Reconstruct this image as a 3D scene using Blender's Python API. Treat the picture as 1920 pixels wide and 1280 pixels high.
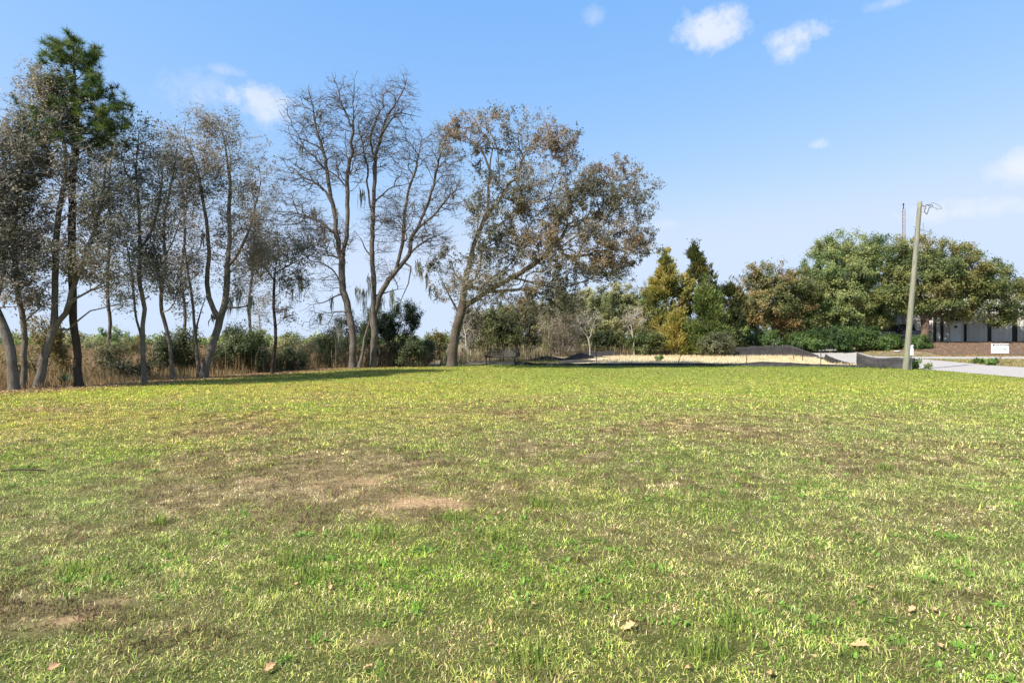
import bpy, bmesh, math, time
import numpy as np
from mathutils import Vector, Matrix

T0 = time.time()
for o in list(bpy.data.objects):
    bpy.data.objects.remove(o, do_unlink=True)
SC = bpy.context.scene
COL = SC.collection
R = math.radians

# ------------------------------------------------------------------ camera
F, CX, HY, CH = 1067.0, 960.0, 640.0, 1.6        # photo focal length (px), centre, horizon, eye height
cam_d = bpy.data.cameras.new('camera')
cam = bpy.data.objects.new('camera', cam_d)
COL.objects.link(cam)
cam.location = (0, 0, CH)
cam.rotation_euler = (R(90), 0, 0)
cam_d.sensor_width = 36
cam_d.lens = 36 * F / 1920
cam_d.clip_start = 0.05
cam_d.clip_end = 6000
SC.camera = cam

# ------------------------------------------------------------------ sun and sky
SUN_EL = R(46)
SHADOW = np.array([0.79, 0.61])               # direction in which shadows fall on the ground
to_sun = Vector((-SHADOW[0] * math.cos(SUN_EL), -SHADOW[1] * math.cos(SUN_EL), math.sin(SUN_EL)))
sd = bpy.data.lights.new('sun', 'SUN')
sd.energy = 5.0
sd.angle = R(0.53)
sd.color = (1.0, 0.95, 0.87)
sun = bpy.data.objects.new('sun', sd)
sun.rotation_euler = to_sun.to_track_quat('Z', 'Y').to_euler()
COL.objects.link(sun)

world = bpy.data.worlds.new('World')
SC.world = world
world.use_nodes = True
WN, WL = world.node_tree.nodes, world.node_tree.links
WN.clear()


def wn(kind, **kw):
    n = WN.new(kind)
    for k, v in kw.items():
        setattr(n, k, v)
    return n


def wmath(op, a, b=None, c=None, clamp=False):
    n = wn('ShaderNodeMath', operation=op, use_clamp=clamp)
    for i, v in enumerate((a, b, c)):
        if v is None:
            continue
        if isinstance(v, (int, float)):
            n.inputs[i].default_value = v
        else:
            WL.new(v, n.inputs[i])
    return n.outputs[0]


sky = wn('ShaderNodeTexSky', sky_type='NISHITA', sun_disc=False)
sky.sun_elevation = SUN_EL
sky.sun_rotation = math.atan2(to_sun.x, to_sun.y)
sky.air_density = 1.0
sky.dust_density = 0.6
sky.ozone_density = 2.0
sky.altitude = 0
tc = wn('ShaderNodeTexCoord')
sep = wn('ShaderNodeSeparateXYZ')
WL.new(tc.outputs['Generated'], sep.inputs[0])
az = wmath('ARCTAN2', sep.outputs[0], sep.outputs[1])
el = wmath('ARCSINE', sep.outputs[2])
noi = wn('ShaderNodeTexNoise')
noi.inputs['Scale'].default_value = 17
noi.inputs['Detail'].default_value = 7
noi.inputs['Roughness'].default_value = 0.68
WL.new(tc.outputs['Generated'], noi.inputs['Vector'])
nval = wmath('MULTIPLY', wmath('SUBTRACT', noi.outputs[0], 0.5), 2.6)
total = None
# scattered fair-weather clouds: pixel centre, half sizes, density
for (cx_, cy_, rx_, ry_, den) in [(1332, 55, 78, 40, 1.0), (1497, 74, 62, 32, .95), (1115, 30, 24, 20, .35),
                                  (470, 196, 100, 36, .85), (385, 185, 70, 48, .4), (425, 132, 34, 12, .45), (1805, 397, 95, 20, .75),
                                  (1920, 312, 42, 32, .9), (1534, 269, 24, 10, .7), (1675, 2, 55, 14, .6), (1250, 420, 26, 12, .35),
                                  (2300, 150, 120, 50, .8), (-300, 240, 140, 55, .8), (1000, -260, 170, 80, .9), (2100, -200, 160, 70, .8), (100, -330, 150, 70, .8)]:
    dx, dz = (cx_ - CX) / F, (HY - cy_) / F
    a0 = math.atan2(dx, 1)
    e0 = math.asin(dz / math.sqrt(1 + dx * dx + dz * dz))
    u = wmath('DIVIDE', wmath('SUBTRACT', az, a0), rx_ / F)
    v = wmath('DIVIDE', wmath('SUBTRACT', el, e0), ry_ / F)
    r2 = wmath('ADD', wmath('MULTIPLY', u, u), wmath('MULTIPLY', v, v))
    m = wmath('ADD', wmath('SUBTRACT', 0.85, r2), wmath('MULTIPLY', nval, 1.7))
    m = wmath('MULTIPLY', wmath('MULTIPLY', wmath('MAXIMUM', wmath('MINIMUM', wmath('MULTIPLY', m, .95), 1.0), 0.0), wmath('SUBTRACT', 1.0, wmath('MINIMUM', wmath('MULTIPLY', r2, .3), 1.0))), den)
    m = wmath('MULTIPLY', m, wmath('LESS_THAN', r2, 6.0))
    total = m if total is None else wmath('MAXIMUM', total, m)
total = wmath('MULTIPLY', wmath('MAXIMUM', total, 0.0), 0.8, clamp=True)
# clear deep-blue air: a uniform tone curve on the sky's own colour
sc_ = wn('ShaderNodeSeparateColor')
WL.new(sky.outputs[0], sc_.inputs[0])
cc_ = wn('ShaderNodeCombineColor')
for ch, (kk, gg) in enumerate(((.75, 1.04), (1.225, .53), (2.41, .25))):
    o_ch = wmath('MULTIPLY', wmath('POWER', sc_.outputs[ch], gg), kk)
    WL.new(wmath('SMOOTH_MIN', o_ch, (2.14, 2.60, 3.30)[ch], .5), cc_.inputs[ch])
mixc = wn('ShaderNodeMix', data_type='RGBA')
WL.new(total, mixc.inputs[0])
WL.new(cc_.outputs[0], mixc.inputs[6])
mixc.inputs[7].default_value = (2.95, 3.05, 3.3, 1)
bg = wn('ShaderNodeBackground')
bg.inputs['Strength'].default_value = 0.15
wo = wn('ShaderNodeOutputWorld')
WL.new(mixc.outputs[2], bg.inputs['Color'])
WL.new(bg.outputs[0], wo.inputs[0])

SC.view_settings.view_transform = 'Standard'
SC.view_settings.look = 'None'
SC.view_settings.exposure = 1.05
SC.view_settings.gamma = 1.0
SC.view_settings.use_curve_mapping = False
SC.render.engine = 'CYCLES'
SC.cycles.max_bounces = 6
SC.cycles.transparent_max_bounces = 6

# ------------------------------------------------------------------ numeric helpers
RNG = np.random.default_rng(7)


def sstep(t):
    t = np.clip(t, 0, 1)
    return t * t * (3 - 2 * t)


def vnoise(x, y, seed):
    x = np.asarray(x, float); y = np.asarray(y, float)
    tab = np.random.default_rng(seed).random((128, 128))
    xi = np.floor(x).astype(int); yi = np.floor(y).astype(int)
    fx = sstep(x - xi); fy = sstep(y - yi)
    a = tab[xi % 128, yi % 128]; b = tab[(xi + 1) % 128, yi % 128]
    c = tab[xi % 128, (yi + 1) % 128]; d = tab[(xi + 1) % 128, (yi + 1) % 128]
    return (a * (1 - fx) + b * fx) * (1 - fy) + (c * (1 - fx) + d * fx) * fy


def fbm(x, y, seed, octv=4):
    s = 0; a = 0.5; t = 0
    for i in range(octv):
        s = s + a * vnoise(x * 2 ** i + 13.7 * i, y * 2 ** i - 7.1 * i, seed + i)
        t += a; a *= 0.55
    return s / t


EY = [0, 12, 17.6, 19.8, 24.8, 29, 33, 34.6, 35.6, 60, 100, 400, 3000]
EX = [-20.5, -18, -16.4, -15.4, -13.6, -11.9, -10.6, -9.0, -4.6, -7, -14, -70, -700]


def x_edge(y):
    return np.interp(y, EY, EX)


def x_road(y):                                     # left edge of the road
    return np.interp(y, [-20, 20, 25, 33, 38, 50, 70, 120], [22.0, 22.3, 22.7, 23.9, 24.0, 25.2, 31.0, 48])


def hgt(x, y):
    x = np.asarray(x, float); y = np.asarray(y, float)
    z = 0.05 * (fbm(x * .12 + 40, y * .12 + 40, 3, 2) - .5) * sstep((y - 1) / 6)
    z = z - 1.0 * sstep((x_edge(y) - 2.2 - x) / 8)
    land = sstep((x - x_edge(y) + 1) / 3)
    z = z + 0.30 * sstep((y - 36) / 12) * land
    z = z + sstep((y - 49) / 9) * np.interp(x, [0, 26, 34, 40], [0.15, 0.15, 0.5, 1.25]) * land
    z = z + 0.24 * np.exp(-(((x + 0.5) / 2.2) ** 2 + ((y - 38.0) / 1.3) ** 2))
    return z


def G(px, py):
    """point where a pixel's ray meets the ground"""
    D = np.arange(1.0, 120.0, .05)
    X = (px - CX) / F * D
    i = int(np.argmax(CH - (py - HY) / F * D <= hgt(X, D)))
    return float(X[i]), float(D[i])


def P(px, py, D):
    return np.array([(px - CX) / F * D, D, CH - (py - HY) / F * D])


def at(px, D):
    return ((px - CX) / F * D, D)


# ------------------------------------------------------------------ materials
MATS = {}


def newmat(name):
    m = bpy.data.materials.new(name)
    m.use_nodes = True
    m.node_tree.nodes.clear()
    MATS[name] = m
    N, L = m.node_tree.nodes, m.node_tree.links
    out = N.new('ShaderNodeOutputMaterial')
    b = N.new('ShaderNodeBsdfPrincipled')
    L.new(b.outputs[0], out.inputs[0])
    return m, N, L, b, out


def plain(name, col, rough=.6, metal=0.0, var=.18, scale=6.0, bump=0.0, col2=None, spec=.4, detail=5):
    m, N, L, b, out = newmat(name)
    tcn = N.new('ShaderNodeTexCoord')
    nz = N.new('ShaderNodeTexNoise')
    nz.inputs['Scale'].default_value = scale
    nz.inputs['Detail'].default_value = detail
    nz.inputs['Roughness'].default_value = .65
    L.new(tcn.outputs['Object'], nz.inputs['Vector'])
    rp = N.new('ShaderNodeValToRGB')
    c = np.array(col)
    c2 = np.array(col2) if col2 is not None else c * (1 + var)
    c1 = c * (1 - var) if col2 is None else c
    rp.color_ramp.elements[0].position = .32
    rp.color_ramp.elements[1].position = .68
    rp.color_ramp.elements[0].color = (*np.clip(c1, 0, 1), 1)
    rp.color_ramp.elements[1].color = (*np.clip(c2, 0, 1), 1)
    L.new(nz.outputs[0], rp.inputs[0])
    L.new(rp.outputs[0], b.inputs['Base Color'])
    b.inputs['Roughness'].default_value = rough
    b.inputs['Metallic'].default_value = metal
    b.inputs['Specular IOR Level'].default_value = spec
    if bump:
        bp = N.new('ShaderNodeBump')
        bp.inputs['Strength'].default_value = bump
        bp.inputs['Distance'].default_value = .02
        L.new(nz.outputs[0], bp.inputs['Height'])
        L.new(bp.outputs[0], b.inputs['Normal'])
    return m


def vcol(name, rough=.6, trans=0.3, spec=.4, noise=0.0, nscale=30.0, bump=0.0):
    """colour from the mesh's own natural colour attribute, optional translucency for leaves"""
    m, N, L, b, out = newmat(name)
    at = N.new('ShaderNodeAttribute')
    at.attribute_name = 'col'
    src = at.outputs['Color']
    if noise:
        tcn = N.new('ShaderNodeTexCoord')
        nz = N.new('ShaderNodeTexNoise')
        nz.inputs['Scale'].default_value = nscale
        nz.inputs['Detail'].default_value = 8
        nz.inputs['Roughness'].default_value = .75
        L.new(tcn.outputs['Object'], nz.inputs['Vector'])
        mr = N.new('ShaderNodeMapRange')
        mr.inputs['From Min'].default_value = .25
        mr.inputs['From Max'].default_value = .75
        mr.inputs['To Min'].default_value = 1 - noise
        mr.inputs['To Max'].default_value = 1 + noise
        L.new(nz.outputs[0], mr.inputs['Value'])
        vm = N.new('ShaderNodeVectorMath')
        vm.operation = 'SCALE'
        L.new(src, vm.inputs[0])
        L.new(mr.outputs[0], vm.inputs['Scale'])
        src = vm.outputs[0]
        if bump:
            bp = N.new('ShaderNodeBump')
            bp.inputs['Strength'].default_value = bump
            bp.inputs['Distance'].default_value = .03
            L.new(nz.outputs[0], bp.inputs['Height'])
            L.new(bp.outputs[0], b.inputs['Normal'])
    L.new(src, b.inputs['Base Color'])
    b.inputs['Roughness'].default_value = rough
    b.inputs['Specular IOR Level'].default_value = spec
    if trans:
        t = N.new('ShaderNodeBsdfTranslucent')
        L.new(src, t.inputs['Color'])
        mx = N.new('ShaderNodeMixShader')
        mx.inputs[0].default_value = trans
        L.new(b.outputs[0], mx.inputs[1])
        L.new(t.outputs[0], mx.inputs[2])
        L.new(mx.outputs[0], out.inputs[0])
    return m


def bark(name, c1, c2, scale=9.0):
    m, N, L, b, out = newmat(name)
    tcn = N.new('ShaderNodeTexCoord')
    mp = N.new('ShaderNodeMapping')
    mp.inputs['Scale'].default_value = (1, 1, .28)
    L.new(tcn.outputs['Object'], mp.inputs[0])
    nz = N.new('ShaderNodeTexNoise')
    nz.inputs['Scale'].default_value = scale * 2
    nz.inputs['Detail'].default_value = 8
    nz.inputs['Roughness'].default_value = .7
    L.new(mp.outputs[0], nz.inputs['Vector'])
    n2 = N.new('ShaderNodeTexNoise')
    n2.inputs['Scale'].default_value = 1.7
    n2.inputs['Detail'].default_value = 4
    L.new(tcn.outputs['Object'], n2.inputs['Vector'])
    rp = N.new('ShaderNodeValToRGB')
    rp.color_ramp.elements[0].position = .35
    rp.color_ramp.elements[1].position = .65
    rp.color_ramp.elements[0].color = (*c1, 1)
    rp.color_ramp.elements[1].color = (*c2, 1)
    ad = N.new('ShaderNodeMath')
    ad.operation = 'MULTIPLY_ADD'
    ad.inputs[1].default_value = .55
    L.new(nz.outputs[0], ad.inputs[0])
    m2 = N.new('ShaderNodeMath')
    m2.operation = 'MULTIPLY'
    m2.inputs[1].default_value = .45
    L.new(n2.outputs[0], m2.inputs[0])
    L.new(m2.outputs[0], ad.inputs[2])
    L.new(ad.outputs[0], rp.inputs[0])
    L.new(rp.outputs[0], b.inputs['Base Color'])
    b.inputs['Roughness'].default_value = .9
    b.inputs['Specular IOR Level'].default_value = .2
    bp = N.new('ShaderNodeBump')
    bp.inputs['Strength'].default_value = 1.0
    bp.inputs['Distance'].default_value = .06
    L.new(nz.outputs[0], bp.inputs['Height'])
    L.new(bp.outputs[0], b.inputs['Normal'])
    return m


bark('bark_oak', (.045, .036, .028), (.14, .112, .086))
bark('bark_grey', (.065, .054, .043), (.225, .19, .152))
bark('bark_bare', (.05, .043, .036), (.18, .152, .125))
bark('bark_pine', (.028, .022, .018), (.085, .06, .045), 6)
bark('bark_pale', (.30, .27, .23), (.55, .51, .45))
bark('bark_twig', (.22, .20, .17), (.42, .38, .33))
bark('bark_red', (.07, .045, .032), (.17, .115, .08))
vcol('leaf', rough=.55, trans=.48, spec=.45)
vcol('needle', rough=.6, trans=.45, spec=.3)
vcol('grass_blade', rough=.6, trans=.4, spec=.2)
vcol('dry_blade', rough=.7, trans=.3, spec=.2)
vcol('soil_lawn', rough=.95, trans=0, spec=.1, noise=.55, nscale=22, bump=.8)
vcol('moss', rough=.9, trans=.3, spec=.1)
plain('ground_scrub', (.16, .125, .075), .95, var=.5, scale=1.3, bump=.5, spec=.1)
plain('road', (.31, .285, .262), .9, var=.14, scale=3.0, bump=.15, spec=.2, detail=9)
plain('sand', (.44, .33, .19), .95, col2=(.72, .61, .40), scale=.9, bump=.6, spec=.1, detail=9)
plain('mulch', (.065, .042, .03), .95, col2=(.165, .11, .078), scale=5, bump=.9, spec=.1, detail=9)
plain('fabric', (.028, .026, .026), .75, var=.35, scale=4, spec=.35, bump=.2)
plain('stake_metal', (.045, .04, .04), .6, metal=.3, var=.3, scale=8)
plain('stake_wood', (.20, .14, .09), .8, var=.3, scale=9)
plain('white_paint', (.74, .75, .74), .45, var=.05, scale=3)
plain('white_metal', (.52, .515, .48), .45, var=.07, scale=.8, detail=7)
plain('dark_gap', (.018, .018, .018), .6, var=.2)
plain('grey_metal', (.30, .31, .32), .4, metal=.6, var=.15)
plain('black_metal', (.012, .012, .013), .4, var=.2, spec=.5)
plain('black_cloth', (.012, .012, .014), .8, var=.2)
plain('black_paint', (.010, .011, .013), .18, var=.1, spec=.6)
plain('glass_dark', (.02, .024, .028), .05, var=.05, spec=.8)
plain('rubber', (.015, .015, .015), .85, var=.2)
plain('rim', (.40, .40, .41), .3, metal=.8, var=.05)
plain('lamp_red', (.35, .02, .015), .25, var=.05)
plain('lamp_clear', (.7, .7, .68), .15, var=.05)
plain('bench_wood', (.026, .026, .028), .30, var=.35, scale=12, spec=.5)
plain('rust', (.14, .06, .035), .8, var=.4, scale=7)
plain('porcelain', (.35, .33, .30), .3, var=.1)
plain('sign_head', (.05, .045, .06), .5, var=.1)
plain('sign_green', (.03, .22, .05), .5, var=.05)
plain('letter_white', (.8, .8, .8), .5, var=.02)
plain('letter_grey', (.25, .32, .27), .5, var=.02)
plain('leaf_dry', (.36, .19, .08), .6, col2=(.55, .34, .18), scale=20, spec=.3)
plain('white_pvc', (.72, .71, .74), .5, var=.05, scale=4)
plain('stone_pale', (.5, .48, .44), .9, var=.15, scale=5, bump=.4)
# weathered treated pole: greenish grey with vertical streaks
m_, N_, L_, b_, o_ = newmat('pole_wood')
t_ = N_.new('ShaderNodeTexCoord'); mp_ = N_.new('ShaderNodeMapping'); mp_.inputs['Scale'].default_value = (9, 9, .35)
nz_ = N_.new('ShaderNodeTexNoise'); nz_.inputs['Scale'].default_value = 2.4; nz_.inputs['Detail'].default_value = 9; nz_.inputs['Roughness'].default_value = .7
rp_ = N_.new('ShaderNodeValToRGB')
rp_.color_ramp.elements[0].position = .3; rp_.color_ramp.elements[1].position = .7
rp_.color_ramp.elements[0].color = (.09, .088, .06, 1); rp_.color_ramp.elements[1].color = (.26, .25, .185, 1)
L_.new(t_.outputs['Object'], mp_.inputs[0]); L_.new(mp_.outputs[0], nz_.inputs['Vector']); L_.new(nz_.outputs[0], rp_.inputs[0])
L_.new(rp_.outputs[0], b_.inputs['Base Color']); b_.inputs['Roughness'].default_value = .85
bp_ = N_.new('ShaderNodeBump'); bp_.inputs['Strength'].default_value = .5; bp_.inputs['Distance'].default_value = .02
L_.new(nz_.outputs[0], bp_.inputs['Height']); L_.new(bp_.outputs[0], b_.inputs['Normal'])


# ------------------------------------------------------------------ object helpers
def tag(o, label=None, cat=None, group=None, kind=None):
    if label: o['label'] = label
    if cat: o['category'] = cat
    if group: o['group'] = group
    if kind: o['kind'] = kind
    return o


def np_mesh(name, verts, faces, mat, col=None, smooth=False):
    """faces: list of int arrays (n,k); col: per-vertex rgb"""
    me = bpy.data.meshes.new(name)
    verts = np.asarray(verts, np.float32)
    faces = [np.asarray(f, np.int32) for f in faces if len(f)]
    me.vertices.add(len(verts))
    me.vertices.foreach_set('co', verts.ravel())
    li = np.concatenate([f.ravel() for f in faces])
    cnt = np.concatenate([np.full(len(f), f.shape[1], np.int32) for f in faces])
    st = np.concatenate([[0], np.cumsum(cnt)[:-1]]).astype(np.int32)
    me.loops.add(len(li))
    me.loops.foreach_set('vertex_index', li)
    me.polygons.add(len(cnt))
    me.polygons.foreach_set('loop_start', st)
    me.polygons.foreach_set('loop_total', cnt)
    if smooth:
        me.polygons.foreach_set('use_smooth', np.ones(len(cnt), bool))
    if col is not None:
        a = me.color_attributes.new('col', 'FLOAT_COLOR', 'POINT')
        c = np.ones((len(verts), 4), np.float32)
        c[:, :3] = col
        a.data.foreach_set('color', c.ravel())
    me.update(calc_edges=True)
    me.materials.append(MATS[mat])
    return me


def link(name, me, parent=None):
    o = bpy.data.objects.new(name, me)
    COL.objects.link(o)
    if parent is not None:
        o.parent = parent
        o.matrix_parent_inverse = Matrix.Identity(4)
    return o


def empty(name, loc=(0, 0, 0), rz=0.0):
    o = bpy.data.objects.new(name, None)
    COL.objects.link(o)
    o.location = loc
    o.rotation_euler = (0, 0, rz)
    o.empty_display_size = .3
    return o


def bm_obj(name, bm, mat, parent=None, smooth=False):
    me = bpy.data.meshes.new(name)
    bmesh.ops.recalc_face_normals(bm, faces=bm.faces)
    if smooth:
        for f in bm.faces: f.smooth = True
    bm.to_mesh(me)
    bm.free()
    me.materials.append(MATS[mat])
    return link(name, me, parent)


def box(bm, c, s, rot=None, bev=0.0):
    r = bmesh.ops.create_cube(bm, size=1)
    vs = r['verts']
    bmesh.ops.scale(bm, vec=s, verts=vs)
    if bev:
        es = list({e for v in vs for e in v.link_edges})
        rb = bmesh.ops.bevel(bm, geom=es, offset=bev, segments=1, affect='EDGES', profile=.5)
        vs = list({v for f in rb['faces'] for v in f.verts} | {v for v in vs if v.is_valid})
    if rot is not None:
        bmesh.ops.rotate(bm, cent=(0, 0, 0), matrix=rot, verts=vs)
    bmesh.ops.translate(bm, vec=c, verts=vs)
    return vs


def bx(name, c, s, mat, parent=None, rot=None, bev=0.0):
    bm = bmesh.new()
    box(bm, c, s, rot, bev)
    return bm_obj(name, bm, mat, parent)


def rod(bm, a, b, r1, r2=None, n=8):
    a, b = Vector(a), Vector(b)
    d = b - a
    q = d.to_track_quat('Z', 'Y').to_matrix().to_4x4()
    bmesh.ops.create_cone(bm, cap_ends=True, segments=n, radius1=r1, radius2=r1 if r2 is None else r2, depth=d.length,
                          matrix=Matrix.Translation((a + b) / 2) @ q)


def polyrod(bm, pts, r, n=6):
    for a, b in zip(pts[:-1], pts[1:]):
        rod(bm, a, b, r, r, n)


def grid_sheet(name, xs_of_t, ys, nt, off, mat, parent=None, colfn=None):
    """sheet that follows the terrain: xs_of_t(y)->(x0,x1)"""
    ys = np.asarray(ys, float)
    t = np.linspace(0, 1, nt)
    x0, x1 = xs_of_t(ys)
    X = x0[:, None] + (x1 - x0)[:, None] * t[None]
    Y = np.repeat(ys[:, None], nt, 1)
    Z = hgt(X, Y) + off
    V = np.stack([X, Y, Z], -1).reshape(-1, 3)
    i = np.arange(len(ys) * nt).reshape(len(ys), nt)
    Fc = np.stack([i[:-1, :-1], i[:-1, 1:], i[1:, 1:], i[1:, :-1]], -1).reshape(-1, 4)
    c = colfn(V[:, 0], V[:, 1]) if colfn else None
    o = link(name, np_mesh(name, V, [Fc], mat, c, True), parent)
    tag(o, kind='structure')
    return o


# ------------------------------------------------------------------ the ground
gx = np.concatenate([-np.geomspace(2500, 46, 22), np.arange(-45, 66, .9), np.geomspace(67, 2500, 22)])
gy = np.concatenate([-np.geomspace(400, 9, 8), np.arange(-8, 76, .9), np.geomspace(78, 3000, 26)])
GX, GY = np.meshgrid(gx, gy)
GV = np.stack([GX, GY, hgt(GX, GY) - .03], -1).reshape(-1, 3)
ii = np.arange(GX.size).reshape(GX.shape)
GF = np.stack([ii[:-1, :-1], ii[:-1, 1:], ii[1:, 1:], ii[1:, :-1]], -1).reshape(-1, 4)
tag(link('ground', np_mesh('ground', GV, [GF], 'ground_scrub', None, True)), kind='structure')


# patches of the lawn: natural ground cover only
def pxy(x, y):
    y = np.maximum(y, .3)
    return CX + F * x / y, HY + F * CH / y


PATCH = [(600, 912, 350, 76, 1.3), (800, 880, 150, 40, .8), (420, 800, 170, 40, .55), (950, 775, 260, 30, .5), (1300, 800, 420, 34, .55),
         (1650, 870, 330, 40, .5), (100, 1150, 230, 55, .65), (60, 980, 150, 45, .5), (330, 1200, 170, 40, .55), (1000, 850, 200, 30, .6), (1750, 960, 220, 40, .4),
         (1250, 900, 260, 30, .45), (850, 1190, 160, 34, .35), (1750, 1150, 220, 34, .35), (100, 770, 220, 24, .5), (700, 730, 300, 10, .4), (1100, 742, 200, 7, .5), (560, 745, 140, 12, .45)]


def brown_field(x, y):
    px, py = pxy(x, y)
    b = np.zeros_like(px)
    for (cx_, cy_, rx_, ry_, w) in PATCH:
        b = np.maximum(b, w * np.exp(-(((px - cx_) / rx_) ** 2 + ((py - cy_) / ry_) ** 2) * 1.1))
    n1 = fbm(x * .9, y * .9, 21, 4)
    n2 = fbm(x * 3.1, y * 3.1, 31, 3)
    b = b * .98 + (n1 - .5) * .95 + (n2 - .5) * 1.1 - .02
    b = b + .5 * sstep((x_edge(y) + 1.6 - x) / 1.6)
    far = sstep((y - 12) / 20)
    b = b - .22 * far * sstep((x + 4) / 8)
    return np.clip(b, 0, 1)


def sand_field(x, y):
    px, py = pxy(x, y)
    n = fbm(x * 4, y * 4, 77, 3)
    s = np.exp(-(((px - 800) / 85) ** 2 + ((py - 943) / 17) ** 2)) * 1.05
    for (cx_, cy_, rx_, ry_, w) in [(780, 874, 60, 12, .42), (520, 905, 80, 12, .4), (690, 905, 80, 18, .36), (1440, 1130, 40, 8, .0), (80, 1190, 90, 16, .42), (210, 1130, 60, 10, .4), (780, 1050, 40, 16, .6), (40, 815, 40, 8, .6), (110, 1165, 60, 10, .5)]:
        s = np.maximum(s, w * 1.2 * np.exp(-(((px - cx_) / rx_) ** 2 + ((py - cy_) / ry_) ** 2)))
    n2 = fbm(x * 17, y * 17, 78, 2)
    return np.clip(s + (n - .5) * 1.0 + (n2 - .5) * .7 - .1, 0, 1)


def lerp3(a, b, t):
    return np.asarray(a)[None] * (1 - t[:, None]) + np.asarray(b)[None] * t[:, None] if np.ndim(a) == 1 else a * (1 - t[:, None]) + np.asarray(b)[None] * t[:, None]


def lawn_col(x, y):
    b = brown_field(x, y)
    far = sstep((y - 9) / 14)
    near_c = lerp3((.082, .092, .032), (.185, .14, .092), b)
    far_c = lerp3((.18, .215, .05), (.29, .22, .11), b)
    c = (near_c * (1 - far[:, None]) + far_c * far[:, None]) * np.array([1.0, 1.0, .75])
    s = sstep((sand_field(x, y) - .3) / .3)
    c = lerp3(c, (.34, .225, .12), s)
    edge = sstep((x_edge(y) + .8 + .8 * fbm(x, y, 5, 3) - x) / .8)
    return lerp3(c, (.20, .145, .09), edge)


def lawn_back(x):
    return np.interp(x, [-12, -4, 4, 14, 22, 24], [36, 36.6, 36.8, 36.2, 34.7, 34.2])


ys = np.concatenate([np.arange(-2, 12, .12), np.arange(12, 36.7, .3)])
grid_sheet('lawn', lambda y: (x_edge(y) - .6 * np.sin(y * 1.3) * .4, x_road(y) - .15 + .12 * np.sin(y * 2.1) + .1 * np.sin(y * 5.3)), ys, 230, .004, 'soil_lawn', None, lawn_col)

# road, driveway, plot, mulch bank
grid_sheet('road', lambda y: (x_road(y), x_road(y) + np.interp(y, [0, 30, 40, 50, 90], [8.2, 7.2, 7.6, 6.5, 6])), np.arange(-20, 95, .8), 14, .006, 'road')
grid_sheet('driveway', lambda y: (x_road(y) + 5.0 + 0 * y, np.full_like(y, 75.0)), np.arange(44.2, 49.2, .5), 60, .012, 'road')
grid_sheet('straw_plot', lambda y: (4.0 + .35 * (y - 37) + .6 * np.sin(y * 1.1) - 1.6 * np.exp(-(y - 38) ** 2 / 4), x_road(y) - .3), np.arange(36.9, 51, .5), 40, .004, 'sand')
grid_sheet('mulch_bank', lambda y: (np.interp(y, [50, 53, 60, 66], [39.5, 37.5, 37.0, 38]) + .5 * np.sin(y * 1.7), np.full_like(y, 78.0)), np.arange(50.6, 67, .5), 60, .010, 'mulch')


# ------------------------------------------------------------------ blades (grass, reeds)
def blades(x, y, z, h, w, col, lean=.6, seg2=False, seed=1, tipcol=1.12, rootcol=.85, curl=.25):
    g = np.random.default_rng(seed)
    n = len(x)
    a = g.random(n) * 2 * np.pi
    la = g.random(n) * 2 * np.pi
    ll = (np.abs(g.normal(0, lean, n)) if lean < 2 else np.sin(np.radians(12 + 76 * g.random(n) ** .8))) * h
    h2 = np.sqrt(np.maximum(h * h - np.minimum(ll, .95 * h) ** 2, (.1 * h) ** 2))
    side = np.stack([np.cos(a), np.sin(a), 0 * a], -1) * (w / 2)[:, None]
    base = np.stack([x, y, z], -1)
    off = np.stack([np.cos(la) * ll, np.sin(la) * ll, h2], -1)
    tip = base + off
    if seg2:
        mid = base + off * .55 + np.stack([-np.cos(la) * ll * curl, -np.sin(la) * ll * curl, .12 * h2], -1)
        V = np.stack([base - side, base + side, mid + side * .8, mid - side * .8, tip], 1).reshape(-1, 3)
        i = np.arange(n)[:, None] * 5
        Fq = i + np.array([0, 1, 2, 3]); Ft = i + np.array([3, 2, 4])
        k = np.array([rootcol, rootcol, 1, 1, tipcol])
        C = (col[:, None, :] * k[None, :, None]).reshape(-1, 3)
        return V, [Fq, Ft], C
    V = np.stack([base - side, base + side, tip], 1).reshape(-1, 3)
    i = np.arange(n)[:, None] * 3
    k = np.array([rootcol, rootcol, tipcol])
    C = (col[:, None, :] * k[None, :, None]).reshape(-1, 3)
    return V, [i + np.array([0, 1, 2])], C


def merge(parts):
    V, C, quads, tris = [], [], [], []
    o = 0
    for v, fs, c in parts:
        V.append(v); C.append(c)
        for f in fs:
            (quads if f.shape[1] == 4 else tris).append(f + o)
        o += len(v)
    fs = []
    if quads: fs.append(np.concatenate(quads))
    if tris: fs.append(np.concatenate(tris))
    return np.concatenate(V), fs, np.concatenate(C)


def wedge(d0, d1, dens, seed, half=1.02):
    g = np.random.default_rng(seed)
    n = int(half * (d1 * d1 - d0 * d0) * dens)
    y = np.sqrt(d0 * d0 + g.random(n) * (d1 * d1 - d0 * d0))
    x = (g.random(n) * 2 - 1) * half * y
    return x, y


GREEN = np.array([(.245, .35, .055), (.14, .225, .04), (.345, .385, .10), (.40, .385, .14), (.235, .295, .085)])
STRAW = np.array([(.52, .42, .24), (.42, .32, .18), (.32, .22, .125), (.20, .13, .08), (.60, .53, .37)])


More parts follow.
